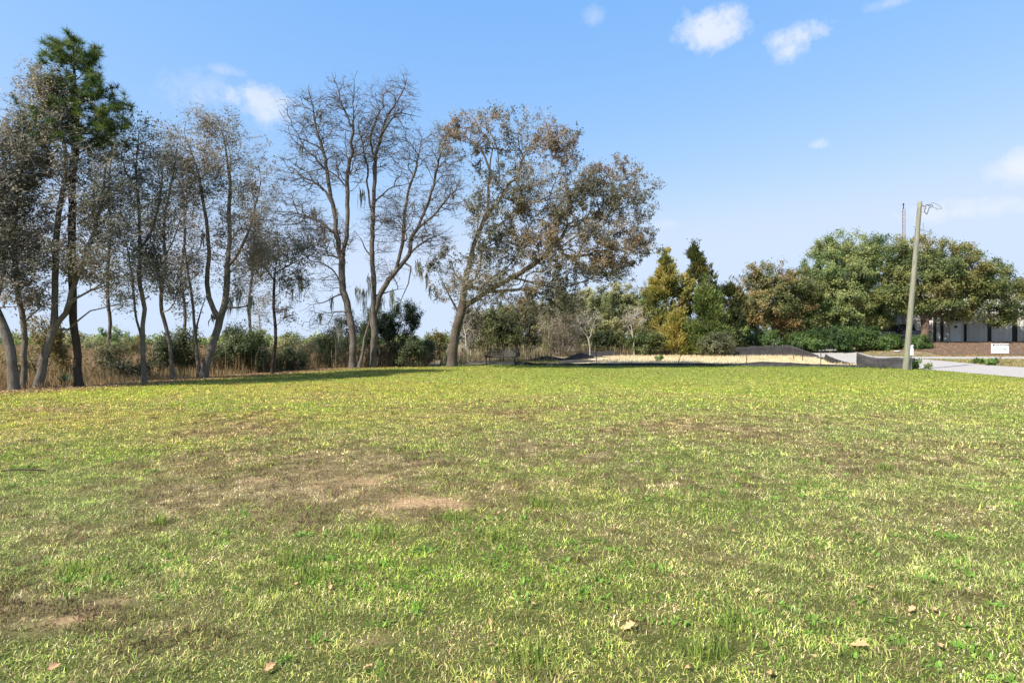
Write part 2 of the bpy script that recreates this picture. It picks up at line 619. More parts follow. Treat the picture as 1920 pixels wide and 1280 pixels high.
def lawn_grass():
    parts = []
    bands = [(1.9, 4.2, 9000, .035, .0046, True), (4.2, 7.5, 5000, .039, .0074, False), (7.5, 13, 2000, .043, .0125, False),
             (13, 22, 520, .054, .022, False), (22, 37.2, 200, .060, .030, False)]
    for bi, (d0, d1, dens, hh, ww, s2) in enumerate(bands):
        x, y = wedge(d0, d1, dens, 100 + bi)
        ok = (x > x_edge(y) + .1 * np.sin(y * 3)) & (x < x_road(y) - .1) & (y < lawn_back(x) + .2)
        x, y = x[ok], y[ok]
        g = np.random.default_rng(200 + bi)
        b = brown_field(x, y)
        s = sstep((sand_field(x, y) - .25) / .3)
        edge = sstep((x_edge(y) + 1.0 - x) / .9)
        keep = g.random(len(x)) < (1 - .4 * b) * (1 - .75 * s) * (1 - .6 * edge)
        x, y, b = x[keep], y[keep], b[keep]
        n = len(x)
        lush = fbm(x * .5 + 9, y * .5 + 3, 55, 3)
        tuft = fbm(x * 5, y * 5, 66, 2)
        # blades of straw lie among green ones everywhere, mostly straw in the worn patches
        dead = g.random(n) < np.clip(.30 + .85 * b, 0, .90)
        gi = np.clip((lush * 1.7 - .35 + g.normal(0, .25, n)) * 5, 0, 4.99).astype(int)
        c = GREEN[gi]
        si = g.integers(0, 5, n)
        thatch = (b > .32) & (fbm(x * 6.5, y * 6.5, 81, 2) > .46)
        c = np.where(dead[:, None], STRAW[np.where(thatch, np.maximum(si, 2) % 4 + (si > 3) * 3, si)], c)
        c = np.where((dead & thatch)[:, None], c * .5, np.where((dead & (b > .38))[:, None], c * 1.15, c))
        fine = fbm(x * 7 + 3, y * 7, 71, 2)
        mid_ = fbm(x * 1.9 + 8, y * 1.9, 72, 3)
        c = c * ((0.36 + 1.25 * g.random(n)) * 1.33 * (1 - .38 * sstep((y - 15) / 12)) * (.35 + 1.35 * fine) * (.86 + .28 * mid_))[:, None]
        yel = np.clip(sstep((3 - x) / 9) * sstep((y - 5) / 6) * .55 + .2 * sstep((y - 9) / 10) + .5 * (fbm(x * .35, y * .35, 91, 2) - .4), 0, .85)
        c = c * (1 - yel[:, None]) + c * np.array([1.38, 1.12, .85]) * yel[:, None]
        h = hh * (.45 + .95 * g.random(n) ** 1.5) * (.45 + 1.2 * tuft) * np.where(dead, .75, 1.0)
        # taller, darker green strip along the back edge: tree shadow painted into blade colour
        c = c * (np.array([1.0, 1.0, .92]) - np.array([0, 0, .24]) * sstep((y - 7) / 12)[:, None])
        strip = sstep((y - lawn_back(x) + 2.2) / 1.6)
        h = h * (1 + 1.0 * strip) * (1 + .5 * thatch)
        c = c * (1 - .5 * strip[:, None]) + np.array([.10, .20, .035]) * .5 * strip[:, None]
        w = ww * (.6 + .7 * g.random(n))
        lean = 3.0
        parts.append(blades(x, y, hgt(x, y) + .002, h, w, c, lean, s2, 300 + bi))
    # broad-leaved weeds and clover in the near lawn: low rosettes
    g = np.random.default_rng(5)
    x, y = wedge(2.0, 8.0, 9, 120)
    b = brown_field(x, y)
    ok = (g.random(len(x)) < np.clip(1.1 - 1.6 * b, 0, 1)) & (fbm(x * 1.3, y * 1.3, 45, 2) > .5)
    x, y = x[ok], y[ok]
    k = 9
    xx = np.repeat(x, k) + g.normal(0, .035, len(x) * k); yy = np.repeat(y, k) + g.normal(0, .035, len(x) * k)
    n = len(xx)
    c = np.array([.20, .36, .06])[None] * (.7 + .5 * g.random(n))[:, None]
    parts.append(blades(xx, yy, hgt(xx, yy) + .012, np.full(n, .034), .013 + .008 * g.random(n), c, .95, True, 131, curl=-.1))
    # longer tufts
    cs = [(845, 975), (1010, 950), (580, 1090), (930, 1010), (1380, 1180), (540, 1060), (1000, 1250), (1330, 1230), (150, 1075), (720, 1010), (1660, 880), (300, 985)]
    tx, ty = [], []
    for (px, py) in cs:
        X, Y = G(px, py)
        m = 110
        tx.append(X + g.normal(0, .07, m)); ty.append(Y + g.normal(0, .06, m))
    tx, ty = np.concatenate(tx), np.concatenate(ty)
    n = len(tx)
    c = GREEN[g.integers(0, 3, n)] * (.7 + .4 * g.random(n))[:, None]
    parts.append(blades(tx, ty, hgt(tx, ty), .06 + .07 * g.random(n), np.full(n, .006), c, .5, True, 141))
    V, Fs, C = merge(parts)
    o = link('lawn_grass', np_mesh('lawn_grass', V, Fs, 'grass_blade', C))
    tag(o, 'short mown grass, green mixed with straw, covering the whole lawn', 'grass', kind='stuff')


lawn_grass()


# ------------------------------------------------------------------ trees
def tube_mesh(pos, par, rad, sel=None):
    n = len(pos)
    seg = np.where(par >= 0)[0]
    p = par[seg]
    d = pos[seg] - pos[p]
    ln = np.linalg.norm(d, axis=1)
    good = ln > 1e-5
    seg, p, d, ln = seg[good], p[good], d[good], ln[good]
    d = d / ln[:, None]
    o = np.argsort(rad[seg], kind='stable')
    main = np.full(n, -1)
    main[p[o]] = seg[o]
    sd_ = np.zeros((n, 3))
    sd_[seg] = d
    nd = sd_.copy()
    hm = main >= 0
    nd[hm] = nd[hm] + sd_[main[hm]]
    nd /= np.maximum(np.linalg.norm(nd, axis=1), 1e-6)[:, None]
    if sel is not None:
        ks = sel[seg]
        seg, p, d = seg[ks], p[ks], d[ks]
    ref = np.array([.83, .52, .21])

    def frame(dd):
        u = np.cross(dd, ref)
        u /= np.maximum(np.linalg.norm(u, axis=1), 1e-6)[:, None]
        return u, np.cross(dd, u)
    ismain = main[p] == seg
    V, Fq, off = [], [], 0
    for lo, hi, k in ((.05, 9, 10), (.02, .05, 5), (.0105, .02, 3), (0, .0105, 2)):
        m = (rad[seg] >= lo) & (rad[seg] < hi)
        if not m.any():
            continue
        s, q, dd, im = seg[m], p[m], d[m], ismain[m]
        ang = np.arange(k) * 2 * np.pi / k
        cs, sn = np.cos(ang)[None, :, None], np.sin(ang)[None, :, None]
        ut, vt = frame(nd[s])
        bd = np.where(im[:, None], nd[q], dd)
        ub, vb = frame(bd)
        rb = np.where(im, rad[q], np.minimum(rad[q], rad[s] * 1.25))
        top = pos[s][:, None] + rad[s][:, None, None] * (cs * ut[:, None] + sn * vt[:, None])
        bot = pos[q][:, None] + rb[:, None, None] * (cs * ub[:, None] + sn * vb[:, None])
        V.append(np.concatenate([bot, top], 1).reshape(-1, 3))
        a = np.arange(k); b = (a + 1) % k
        if k == 2:
            a, b = a[:1], b[:1]
        f = np.stack([a, b, b + k, a + k], -1)[None] + (np.arange(len(s)) * 2 * k)[:, None, None] + off
        Fq.append(f.reshape(-1, 4))
        off += len(s) * 2 * k
    if not V:
        return None
    V = np.concatenate(V); Fq = np.concatenate(Fq)
    key = np.round(V * 5000).astype(np.int64)
    _, idx, inv = np.unique(key, axis=0, return_index=True, return_inverse=True)
    inv = inv.ravel()
    return V[idx], inv[Fq]


def resample(pts, step):
    pts = np.asarray(pts, float)
    # catmull-rom
    ext = np.concatenate([[2 * pts[0] - pts[1]], pts, [2 * pts[-1] - pts[-2]]])
    out = [pts[0]]
    for i in range(1, len(ext) - 2):
        p0, p1, p2, p3 = ext[i - 1], ext[i], ext[i + 1], ext[i + 2]
        m = max(1, int(np.linalg.norm(p2 - p1) / step))
        for j in range(1, m + 1):
            t = j / m
            out.append(.5 * ((2 * p1) + (-p0 + p2) * t + (2 * p0 - 5 * p1 + 4 * p2 - p3) * t * t + (-p0 + 3 * p1 - 3 * p2 + p3) * t ** 3))
    return np.array(out)


def leaf_quads(c, direction, L, W, col, g, flat=0.0, nrm=None):
    n = len(c)
    d = direction / np.maximum(np.linalg.norm(direction, axis=1), 1e-6)[:, None]
    r = g.normal(size=(n, 3))
    r[:, 2] *= (1 - flat)
    s = np.cross(d, r if nrm is None else nrm + .55 * r)
    s /= np.maximum(np.linalg.norm(s, axis=1), 1e-6)[:, None]
    a = c
    V = np.stack([a - s * (W * .5)[:, None], a + s * (W * .5)[:, None], a + d * L[:, None]], 1).reshape(-1, 3)
    Fq = np.arange(n)[:, None] * 3 + np.arange(3)
    return V, Fq, np.repeat(col, 3, 0)


def unit(v):
    return v / np.maximum(np.linalg.norm(v, axis=-1), 1e-6)[..., None]


def tree(name, label, cat, base, trunks, blobs, nt=500, leaves=20000, L=.085, W=.045, pal=((.07, .08, .035),), barkm='bark_oak', r0=.16,
         twig=(3.1, .42), twig2=(1.3, .26), seed=1, rtip=.006, wig=.10, up=.25, gap=.5, group=None, leafmat='leaf', leafdir='rand', moss=(), dense=1.0, depth=.85, step=.32, tipw=1.0, leafspread=.055, droop=0.0, branchm=None, bright=1.15):
    """trunks: pixel polylines [(px,py[,dD])...], first starts at the ground; blobs: crown volumes (px,py,rx,ry[,w[,dD]]) in photo pixels at the tree's distance"""
    g = np.random.default_rng(seed)
    bx_, D = base
    org = np.array([bx_, D, float(hgt(bx_, D))])

    def W3(q):
        dd = q[2] if len(q) > 2 else 0
        return P(q[0], q[1], D + dd)
    pos, par, trunkflag, minr = [], [], [], []
    for ti, tr in enumerate(trunks):
        pts = np.array([W3(q) for q in tr])
        if ti == 0 or tr[0][1] == 'g':
            pass
        pr = resample(pts, step)
        if ti == 0:
            pr[0, 2] = org[2] - .15
            prev = -1
        else:
            A = np.array(pos)
            dist = np.linalg.norm(A - pr[0], axis=1)
            if pr[0, 2] < org[2] + .35:
                prev = -1
                pr[0, 2] = org[2] - .15
                minr_root = True
            else:
                prev = int(np.argmin(dist))
                pr = pr[1:]
        w = g.normal(0, wig * .35, (len(pr), 3))
        w[0] = 0
        if len(pr) > 3:
            w[1:-1] = (w[:-2] + w[1:-1] + w[2:]) / 3
        pr = pr + w
        kmin = 1.0 if ti == 0 else (.62 if prev == -1 else .27)
        for iq, q in enumerate(pr):
            pos.append(q); par.append(prev); trunkflag.append(True)
            minr.append(kmin * r0 * (1 - (.9 if ti == 0 else .8) * (iq / max(1, len(pr) - 1)) ** .8))
            prev = len(pos) - 1
    n0 = len(pos)
    # crown targets
    ws = np.array([b[4] if len(b) > 4 else b[2] * b[3] for b in blobs], float)
    cnt = np.maximum(1, (ws / ws.sum() * nt)).astype(int)
    tg = []
    for b, c in zip(blobs, cnt):
        v = unit(g.normal(size=(c, 3))) * (g.random(c) ** .42)[:, None]
        sc = D / F
        ctr = P(b[0], b[1], D + (b[5] if len(b) > 5 else 0))
        tg.append(ctr + v * np.array([b[2] * sc, min(b[2], b[3] * 1.3) * sc * depth, b[3] * sc]))
    tg = np.concatenate(tg)
    tg = tg[tg[:, 2] > org[2] + .12]
    cap = n0 + len(tg) * 14 + 50
    POS = np.zeros((cap, 3)); PAR = np.full(cap, -1); DIR = np.zeros((cap, 3)); PL = np.zeros(cap)
    POS[:n0] = pos; PAR[:n0] = par
    for i in range(n0):
        if PAR[i] >= 0:
            dd = POS[i] - POS[PAR[i]]
            l = np.linalg.norm(dd) + 1e-9
            DIR[i] = dd / l
            PL[i] = PL[PAR[i]] + l
        else:
            DIR[i] = (0, 0, 1)
    zmin = org[2] + .25 * (POS[:n0, 2].max() - org[2])
    PLc = PL.copy()
    if n0 > 3:
        PLc[:n0] = np.where(POS[:n0, 2] < min(zmin, tg[:, 2].mean()), PL[:n0] + 1.2, PL[:n0])
    dmin = np.array([np.min(np.linalg.norm(POS[:n0] - t, axis=1)) for t in tg])
    n = n0
    tips = []
    for t in tg[np.argsort(dmin)]:
        v = t - POS[:n]
        dist = np.sqrt((v * v).sum(1)) + 1e-6
        cosv = (v * DIR[:n]).sum(1) / dist
        cost = dist * (1 + .55 * (1 - cosv)) + .16 * PLc[:n] + .35 * dist * np.maximum(0, -v[:, 2] / dist) * (1 - droop)
        j = int(np.argmin(cost))
        dj = dist[j]
        if dj < .06:
            continue
        m = int(np.clip(dj / step, 1, 12))
        ctl = POS[j] + (DIR[j] * .35 + np.array([0, 0, up * .3])) * dj + g.normal(0, wig, 3) * dj * .7
        a = POS[j].copy()
        prev = j
        for q in range(1, m + 1):
            s = q / m
            x = (1 - s) ** 2 * a + 2 * s * (1 - s) * ctl + s * s * t
            if q < m:
                x = x + g.normal(0, wig * .28, 3)
            POS[n] = x; PAR[n] = prev
            dd = x - POS[prev]
            l = np.linalg.norm(dd) + 1e-9
            DIR[n] = dd / l
            PL[n] = PL[prev] + l; PLc[n] = PLc[prev] + l
            prev = n
            n += 1
        tips.append(prev)
    POS, PAR, DIR = POS[:n], PAR[:n], DIR[:n]
    # pipe-model radii
    e = 2.25
    acc = np.zeros(n)
    child = np.bincount(PAR[PAR >= 0], minlength=n)
    order = np.arange(n)[::-1]
    for i in order:                                     # children always follow parents
        if acc[i] == 0:
            acc[i] = rtip ** e
        if PAR[i] >= 0:
            acc[PAR[i]] += acc[i]
    rad = acc ** (1 / e)
    gexp = math.log(r0 / rtip) / math.log(max(rad[0], rtip * 1.5) / rtip)
    rad = rtip * (rad / rtip) ** gexp
    # stems and main limbs keep their girth, with root flare
    rad[:n0] = np.maximum(rad[:n0], minr)
    zrel = POS[:, 2] - org[2]
    tf = np.zeros(n, bool); tf[:n0] = True
    rad = np.where(tf, rad * (1 + .4 * np.exp(-np.maximum(zrel, 0) / .22)), rad)
    # twigs
    thin = np.where((rad < max(rtip * 3.2, .02)) & ~tf)[0]
    if len(thin) == 0:
        thin = np.arange(n)[~tf] if (~tf).any() else np.arange(n)
    tw = np.zeros(n)
    clump = fbm(POS[:, 0] * 1.1 + POS[:, 1] * .7, POS[:, 2] * 1.1 + POS[:, 1] * .5, 400 + seed, 3)
    AP, APAR, AR = [POS], [PAR], [rad]
    tot = n
    lvl_src = thin
    lvl_pos, lvl_dir = POS[thin], DIR[thin]
    leafpos, leafdir_, leafcl = [POS[thin]], [DIR[thin]], [clump[thin]]
    for (mult, ln), rr in ((twig, rtip * .75), (twig2, rtip * .55)):
        if mult <= 0:
            continue
        nn = int(len(lvl_src) * mult)
        pick = g.integers(0, len(lvl_src), nn)
        src = lvl_src[pick]
        d1 = unit(lvl_dir[pick] * .7 + g.normal(0, .75, (nn, 3)) + np.array([0, 0, up * (1 - 2 * droop)]))
        l1 = ln * (.4 + .9 * g.random(nn))
        p0 = lvl_pos[pick]
        p1 = p0 + d1 * (l1 * .5)[:, None]
        d2 = unit(d1 + g.normal(0, .35, (nn, 3)) + np.array([0, 0, up * .6 - droop]))
        p2 = p1 + d2 * (l1 * .5)[:, None]
        i1 = tot + np.arange(nn); i2 = tot + nn + np.arange(nn)
        AP += [p1, p2]; APAR += [src, i1]; AR += [np.full(nn, rr), np.full(nn, rr * .6)]
        tot += 2 * nn
        lvl_src = np.concatenate([i1, i2]); lvl_pos = np.concatenate([p1, p2]); lvl_dir = np.concatenate([d1, d2])
        leafpos.append(lvl_pos); leafdir_.append(lvl_dir)
        leafcl.append(np.tile(fbm(p1[:, 0] * 1.1 + p1[:, 1] * .7, p1[:, 2] * 1.1 + p1[:, 1] * .5, 400 + seed, 3), 2))
    AP = np.concatenate(AP); APAR = np.concatenate(APAR); AR = np.concatenate(AR)
    root = empty(name, org)
    tag(root, label, cat, group)
    tfa = np.zeros(len(AP), bool); tfa[:n0] = True
    r1 = tube_mesh(AP, APAR, AR, tfa)
    if r1:
        link('trunk', np_mesh('trunk', r1[0] - org, [r1[1]], barkm, None, True), root)
    r2 = tube_mesh(AP, APAR, AR, ~tfa)
    if r2:
        link('branches', np_mesh('branches', r2[0] - org, [r2[1]], branchm or barkm, None, True), root)
    if leaves:
        lp = np.concatenate(leafpos); ld = np.concatenate(leafdir_); lc = np.concatenate(leafcl)
        wgt = np.clip((lc - .5) * 3.2 * gap + .55, .03, 2)
        wgt /= wgt.sum()
        pk = g.choice(len(lp), leaves, p=wgt)
        c = lp[pk] + g.normal(0, leafspread, (leaves, 3))
        if leafdir == 'up':
            ctr = np.array([POS[:n0, 0].mean(), D, 0])
            outv = c - ctr; outv[:, 2] = 0
            dd = unit(unit(outv) * .7 + np.array([0, 0, .9]) + g.normal(0, .35, (leaves, 3)))
        else:
            dd = unit(ld[pk] * .5 + g.normal(0, .8, (leaves, 3)) + np.array([0, 0, -.1]))
        pal = np.clip(np.array(pal) * bright, 0, .40)
        big = fbm(c[:, 0] * .55 + c[:, 1] * .3, c[:, 2] * .6 + 3, 900 + seed, 2)
        k = np.clip((big - .5) * 2.2 + .5 + g.normal(0, .22, leaves), 0, .999) * len(pal)
        col = pal[k.astype(int)] * (.7 + .6 * g.random(leaves))[:, None]
        Ls = L * (.6 + .8 * g.random(leaves)); Wsz = W * (.6 + .8 * g.random(leaves))
        # leaf blades turn their faces outwards and up to the light, as leaves do
        bc = np.array([P(b[0], b[1], D + (b[5] if len(b) > 5 else 0)) for b in blobs])
        br = np.array([max(b[2], b[3]) * D / F for b in blobs])
        near_b = np.zeros(leaves, int); bestd = np.full(leaves, 1e9)
        for ib in range(len(bc)):
            q = np.linalg.norm(c - bc[ib], axis=1) / br[ib]
            m = q < bestd
            near_b[m] = ib; bestd[m] = q[m]
        nv = unit(c - bc[near_b]) * .9 + unit(c - bc.mean(0)) * .5 + np.array([0, 0, .55])
        V, Fq, C = leaf_quads(c, dd, Ls, Wsz, col, g, 0.0, nv)
        link('crown', np_mesh('crown', V - org, [Fq], leafmat, C), root)
    for (px, py, ln, wd, dd) in moss:
        m = 26
        c = P(px, py, D + dd)
        w = wd * D / F * .6
        x = c[0] + g.normal(0, w * .5, m); y = c[1] + g.normal(0, w * .4, m)
        l = ln * D / F * (.2 + .8 * g.random(m) ** 1.6)
        zt = c[2] + g.normal(0, .10, m)
        s = np.stack([.006 + .009 * g.random(m), g.normal(0, .006, m), 0 * x], -1)
        top = np.stack([x, y, zt], -1)
        mid = top + np.stack([g.normal(0, .05, m), g.normal(0, .05, m), -l * .5], -1)
        end = mid + np.stack([(c[0] - x) * .3 + g.normal(0, .05, m), (c[1] - y) * .3, -l * .5], -1)
        V = np.stack([top - s, top + s, mid + s * 1.6, mid - s * 1.6, end], 1).reshape(-1, 3)
        i = np.arange(m)[:, None] * 5
        cc = np.array([.24, .235, .175])[None] * (.6 + .6 * g.random(m))[:, None]
        mo = link('moss_clump', np_mesh('moss_clump', V - org, [i + np.array([0, 1, 2, 3]), i + np.array([3, 2, 4])], 'moss', np.repeat(cc, 5, 0)), root)
        mo['kind'] = 'stuff'
    return root, AP, AR, n0


OLIVE = ((0.095, 0.097, 0.062), (0.14, 0.138, 0.092), (0.185, 0.17, 0.12), (0.215, 0.19, 0.14), (0.22, 0.175, 0.12))
BROWNISH = ((0.11, 0.11, 0.07), (0.16, 0.15, 0.1), (0.205, 0.185, 0.13), (0.225, 0.185, 0.125))

# far-left cluster
D1 = G(28, 732)[1]
tree('leaning_oak', 'thick grey oak trunk leaning left at the left end of the tree row', 'tree', G(25, 732),
     [[(26, 732), (24, 690), (19, 655), (8, 620), (-6, 580), (-22, 520), (-30, 440)], [(10, 625), (-2, 600), (-25, 570)], [(20, 660), (5, 640), (-20, 610)]],
     [(-40, 440, 70, 130), (0, 400, 60, 110), (20, 520, 60, 50), (-60, 300, 50, 80), (10, 290, 35, 60)],
     nt=460, leaves=10500, L=.08, W=.058, pal=OLIVE, barkm='bark_grey', branchm='bark_twig', r0=.14, seed=11, gap=1.0, rtip=.008)
tree('two_stemmed_oak', 'slim upright grey oak stem between the leaning trunks at far left', 'tree', G(47, 729),
     [[(44, 729), (45, 690), (46, 640), (43, 605), (36, 560), (30, 500), (26, 430), (35, 340), (48, 260)], [(43, 610), (60, 590), (85, 570), (110, 560)], [(30, 500), (10, 450), (-4, 400)]],
     [(40, 330, 50, 90), (60, 450, 60, 70), (20, 240, 30, 50), (75, 560, 50, 25), (10, 420, 40, 60)],
     nt=460, leaves=9000, L=.08, W=.058, pal=OLIVE, barkm='bark_grey', branchm='bark_twig', r0=.085, seed=12, gap=1.0, rtip=.008)
tree('forked_oak', 'curved grey oak forking low with a pale bare limb reaching right', 'tree', G(72, 728),
     [[(66, 728), (76, 700), (80, 670), (88, 645), (101, 615), (102, 580), (100, 545), (104, 480), (110, 400), (122, 300), (112, 200)],
      [(101, 615), (112, 600), (126, 588), (133, 565), (140, 530), (165, 470), (190, 380), (200, 300)],
      [(104, 625), (128, 618), (150, 600), (170, 584), (205, 575), (245, 566)], [(133, 565), (170, 545), (215, 530)]],
     [(120, 330, 85, 120), (180, 380, 75, 110), (90, 220, 60, 70), (150, 490, 95, 60), (215, 470, 50, 60), (90, 165, 50, 36, 1200), (230, 560, 30, 20)],
     nt=850, leaves=17500, L=.08, W=.054, pal=BROWNISH, barkm='bark_grey', branchm='bark_twig', r0=.13, seed=13, gap=1.0, rtip=.008, twig=(2, .5), twig2=(.8, .3))

# pine
pr = tree('pine_tree', 'tall dark pine with a straight black trunk and green needle top', 'tree', G(150, 725),
          [[(150, 725), (146, 690), (141, 640), (138, 580), (135, 500), (134, 420), (138, 330), (143, 250), (142, 170), (138, 100), (134, 85)]],
          [(140, 112, 52, 36, 4200), (125, 165, 62, 45, 4200), (185, 190, 45, 50), (95, 230, 60, 50), (195, 255, 55, 50), (70, 290, 45, 45), (240, 195, 12, 14), (140, 250, 80, 60), (60, 330, 35, 30)],
          nt=520, leaves=0, barkm='bark_pine', r0=.12, seed=14, twig=(.5, .3), twig2=(0, 0), rtip=.009, up=.5)
proot, AP_, AR_, n0_ = pr
g = np.random.default_rng(77)
tip_idx = np.where(AR_ < .014)[0]
tip_idx = tip_idx[tip_idx >= n0_]
cen = AP_[g.choice(tip_idx, min(2300, len(tip_idx)), replace=False)]
k = 46
c = np.repeat(cen, k, 0)
d = unit(g.normal(size=(len(c), 3)) + np.array([0, 0, .55]))
tone = np.repeat(g.random(len(cen)), k)
col = (np.array([.065, .12, .03])[None] * (1 - tone[:, None]) + np.array([.14, .18, .045])[None] * tone[:, None]) * (.6 + .7 * g.random(len(c)))[:, None]
ln = .17 + .15 * g.random(len(c))
s = unit(np.cross(d, g.normal(size=d.shape))) * .0085
V = np.stack([c - s, c + s, c + d * ln[:, None]], 1).reshape(-1, 3)
org = np.array(proot.location)
link('crown', np_mesh('crown', V - org, [np.arange(len(c))[:, None] * 3 + np.arange(3)], 'needle', np.repeat(col, 3, 0)), proot)

tree('slender_oak', 'slender pale oak rising alone just right of the dark pine', 'tree', G(272, 719),
     [[(272, 719), (268, 680), (265, 640), (266, 610), (271, 580), (266, 550), (261, 518), (262, 470), (261, 428), (258, 360), (255, 300), (262, 250)],
      [(264, 630), (256, 600), (250, 560), (244, 520), (238, 460)], [(262, 470), (285, 430), (300, 370), (305, 310)], [(258, 360), (235, 320), (225, 270)]],
     [(262, 280, 55, 60), (240, 370, 50, 70), (290, 360, 45, 70), (250, 470, 45, 55), (285, 500, 30, 50), (240, 560, 25, 30, 500)],
     nt=560, leaves=8500, L=.08, W=.058, rtip=.008, pal=OLIVE, barkm='bark_grey', branchm='bark_twig', r0=.085, seed=15, gap=1.0)
tree('crooked_oak', 'thin crooked oak trunk amid green brush, third from the pine', 'tree', G(323, 712),
     [[(323, 712), (321, 680), (318, 645), (311, 610), (304, 585), (302, 555), (306, 520), (309, 480), (306, 440), (312, 380), (325, 320), (335, 260)], [(303, 560), (297, 520), (293, 480), (282, 440)],
      [(309, 480), (325, 450), (340, 400)]],
     [(320, 300, 40, 70), (310, 400, 45, 60), (300, 510, 45, 45), (340, 560, 30, 35)],
     nt=420, leaves=8000, L=.08, W=.058, rtip=.008, pal=OLIVE, barkm='bark_grey', branchm='bark_twig', r0=.078, seed=16, gap=1.0)
tree('spreading_oak', 'leafy oak with two pale trunks splitting from one base', 'tree', G(378, 709),
     [[(380, 709), (388, 685), (397, 660), (405, 630), (411, 600), (400, 580), (391, 555), (388, 530), (392, 470), (385, 400), (370, 320), (345, 250)],
      [(374, 709), (372, 680), (368, 645), (363, 600), (361, 565), (359, 540), (350, 490), (345, 430)], [(366, 625), (374, 590), (383, 562), (392, 545)],
      [(411, 600), (420, 575), (424, 545), (428, 500), (430, 420), (432, 340), (420, 260), (405, 215)], [(422, 572), (445, 577), (480, 570), (500, 560)], [(428, 500), (450, 470), (475, 410), (490, 340)]],
     [(400, 290, 75, 75), (370, 360, 60, 80), (455, 360, 65, 90), (420, 450, 90, 70), (350, 500, 40, 45), (475, 470, 50, 60), (395, 230, 50, 30), (470, 290, 40, 40), (440, 530, 50, 30)],
     nt=1000, leaves=19000, L=.08, W=.055, rtip=.008, pal=OLIVE, barkm='bark_grey', branchm='bark_twig', r0=.155, seed=17, gap=1.0,
     moss=[(447, 545, 60, 14, 0), (400, 590, 26, 6, .2), (470, 560, 40, 8, -.3), (432, 560, 40, 8, .1), (380, 440, 30, 6, -.5)])
tree('small_dark_oak', 'small thin black-trunked oak with rusty brown leaves in the gap', 'tree', G(511, 702),
     [[(510, 702), (513, 670), (515, 640), (516, 612), (513, 575), (513, 541), (516, 512), (520, 480)], [(515, 525), (495, 500), (478, 470)], [(516, 512), (545, 495), (580, 480)]],
     [(520, 465, 50, 40), (575, 470, 45, 30), (480, 480, 35, 40), (530, 525, 45, 30, 1100), (520, 580, 30, 35, 700)],
     nt=280, leaves=9000, L=.085, W=.058, pal=BROWNISH[1:] + ((.17, .085, .04),), barkm='bark_pine', r0=.075, seed=18, gap=.9)

for i, (px, by, D, pts, bl, lab) in enumerate([
        (205, 700, 27.5, [(205, 700), (203, 650), (206, 590), (200, 520), (208, 440), (204, 350), (212, 270)], [(208, 320, 50, 80), (200, 430, 55, 70), (215, 530, 45, 50)], 'thin twiggy grey tree between the pine and the slender oak'),
        (345, 692, 31, [(345, 692), (343, 650), (347, 590), (340, 520), (346, 440), (342, 350), (338, 260)], [(338, 300, 45, 70), (345, 410, 50, 70), (340, 520, 45, 50)], 'thin twiggy grey tree behind the crooked oak'),
        (470, 690, 32, [(470, 690), (472, 640), (467, 580), (474, 500), (478, 420), (472, 340)], [(475, 370, 45, 60), (480, 460, 50, 60), (470, 550, 45, 45)], 'thin twiggy grey tree behind the leafy spreading oak'),
        (-8, 728, 21, [(-12, 728), (-8, 680), (-14, 620), (-4, 560), (8, 480), (4, 380), (12, 290)], [(10, 320, 50, 80), (0, 430, 60, 70), (15, 530, 60, 50), (50, 480, 40, 50)], 'twiggy grey tree at the extreme left edge of the row')]):
    tree('twiggy_tree', lab, 'tree', at(px, D), [pts], bl, nt=420, leaves=3800, L=.08, W=.05, pal=OLIVE, barkm='bark_grey', branchm='bark_twig', r0=.08, seed=170 + i, gap=1.0, rtip=.0095, twig=(2.4, .5), twig2=(1.0, .3), group='thin twiggy trees of the left grove')

# the two bare trees
BARE = ((.06, .055, .03), (.10, .08, .045), (.15, .10, .05))
tree('bare_tree', 'tall leafless tree with forked crown, left of the bare pair', 'tree', at(662, 34.0),
     [[(661, 690), (661, 650), (661, 614), (652, 575), (641, 530), (640, 484), (632, 451), (628, 400), (622, 370), (614, 325), (605, 280), (592, 235), (582, 184), (579, 158)],
      [(642, 484), (649, 451), (652, 400), (651, 353), (655, 310), (660, 280), (663, 212), (664, 135)], [(659, 240), (646, 210), (632, 170), (622, 137)],
      [(645, 550), (628, 555), (605, 566), (583, 572), (576, 568)], [(640, 484), (615, 480), (597, 475)], [(639, 530), (622, 505), (600, 492)], [(630, 440), (600, 415), (560, 400), (520, 395)],
      [(625, 385), (600, 350), (565, 330), (540, 310)], [(612, 320), (585, 290), (555, 250), (525, 210)], [(605, 280), (570, 262), (535, 250)], [(651, 353), (630, 330), (600, 318), (556, 328), (530, 300)],
      [(672, 690), (682, 650), (693, 600), (697, 575)]],
     [(580, 230, 55, 60), (640, 190, 40, 55), (560, 330, 50, 60), (640, 300, 55, 70), (560, 410, 60, 45), (610, 450, 60, 50), (605, 530, 45, 40, 700), (690, 250, 40, 60), (600, 600, 45, 35, 500)],
     nt=1250, leaves=2200, pal=BARE, barkm='bark_bare', r0=.20, seed=19, twig=(2.2, .5), twig2=(1.2, .32), wig=.18, rtip=.013, step=.24,
     moss=[(563, 520, 60, 9, 0), (590, 395, 45, 8, 0), (607, 420, 50, 10, .4), (602, 208, 26, 10, 0), (632, 395, 40, 6, 0), (566, 275, 22, 5, 0), (622, 560, 30, 5, 0), (548, 540, 30, 4, .2), (600, 590, 26, 6, .4), (640, 600, 60, 10, .2), (635, 620, 60, 12, -.2)])
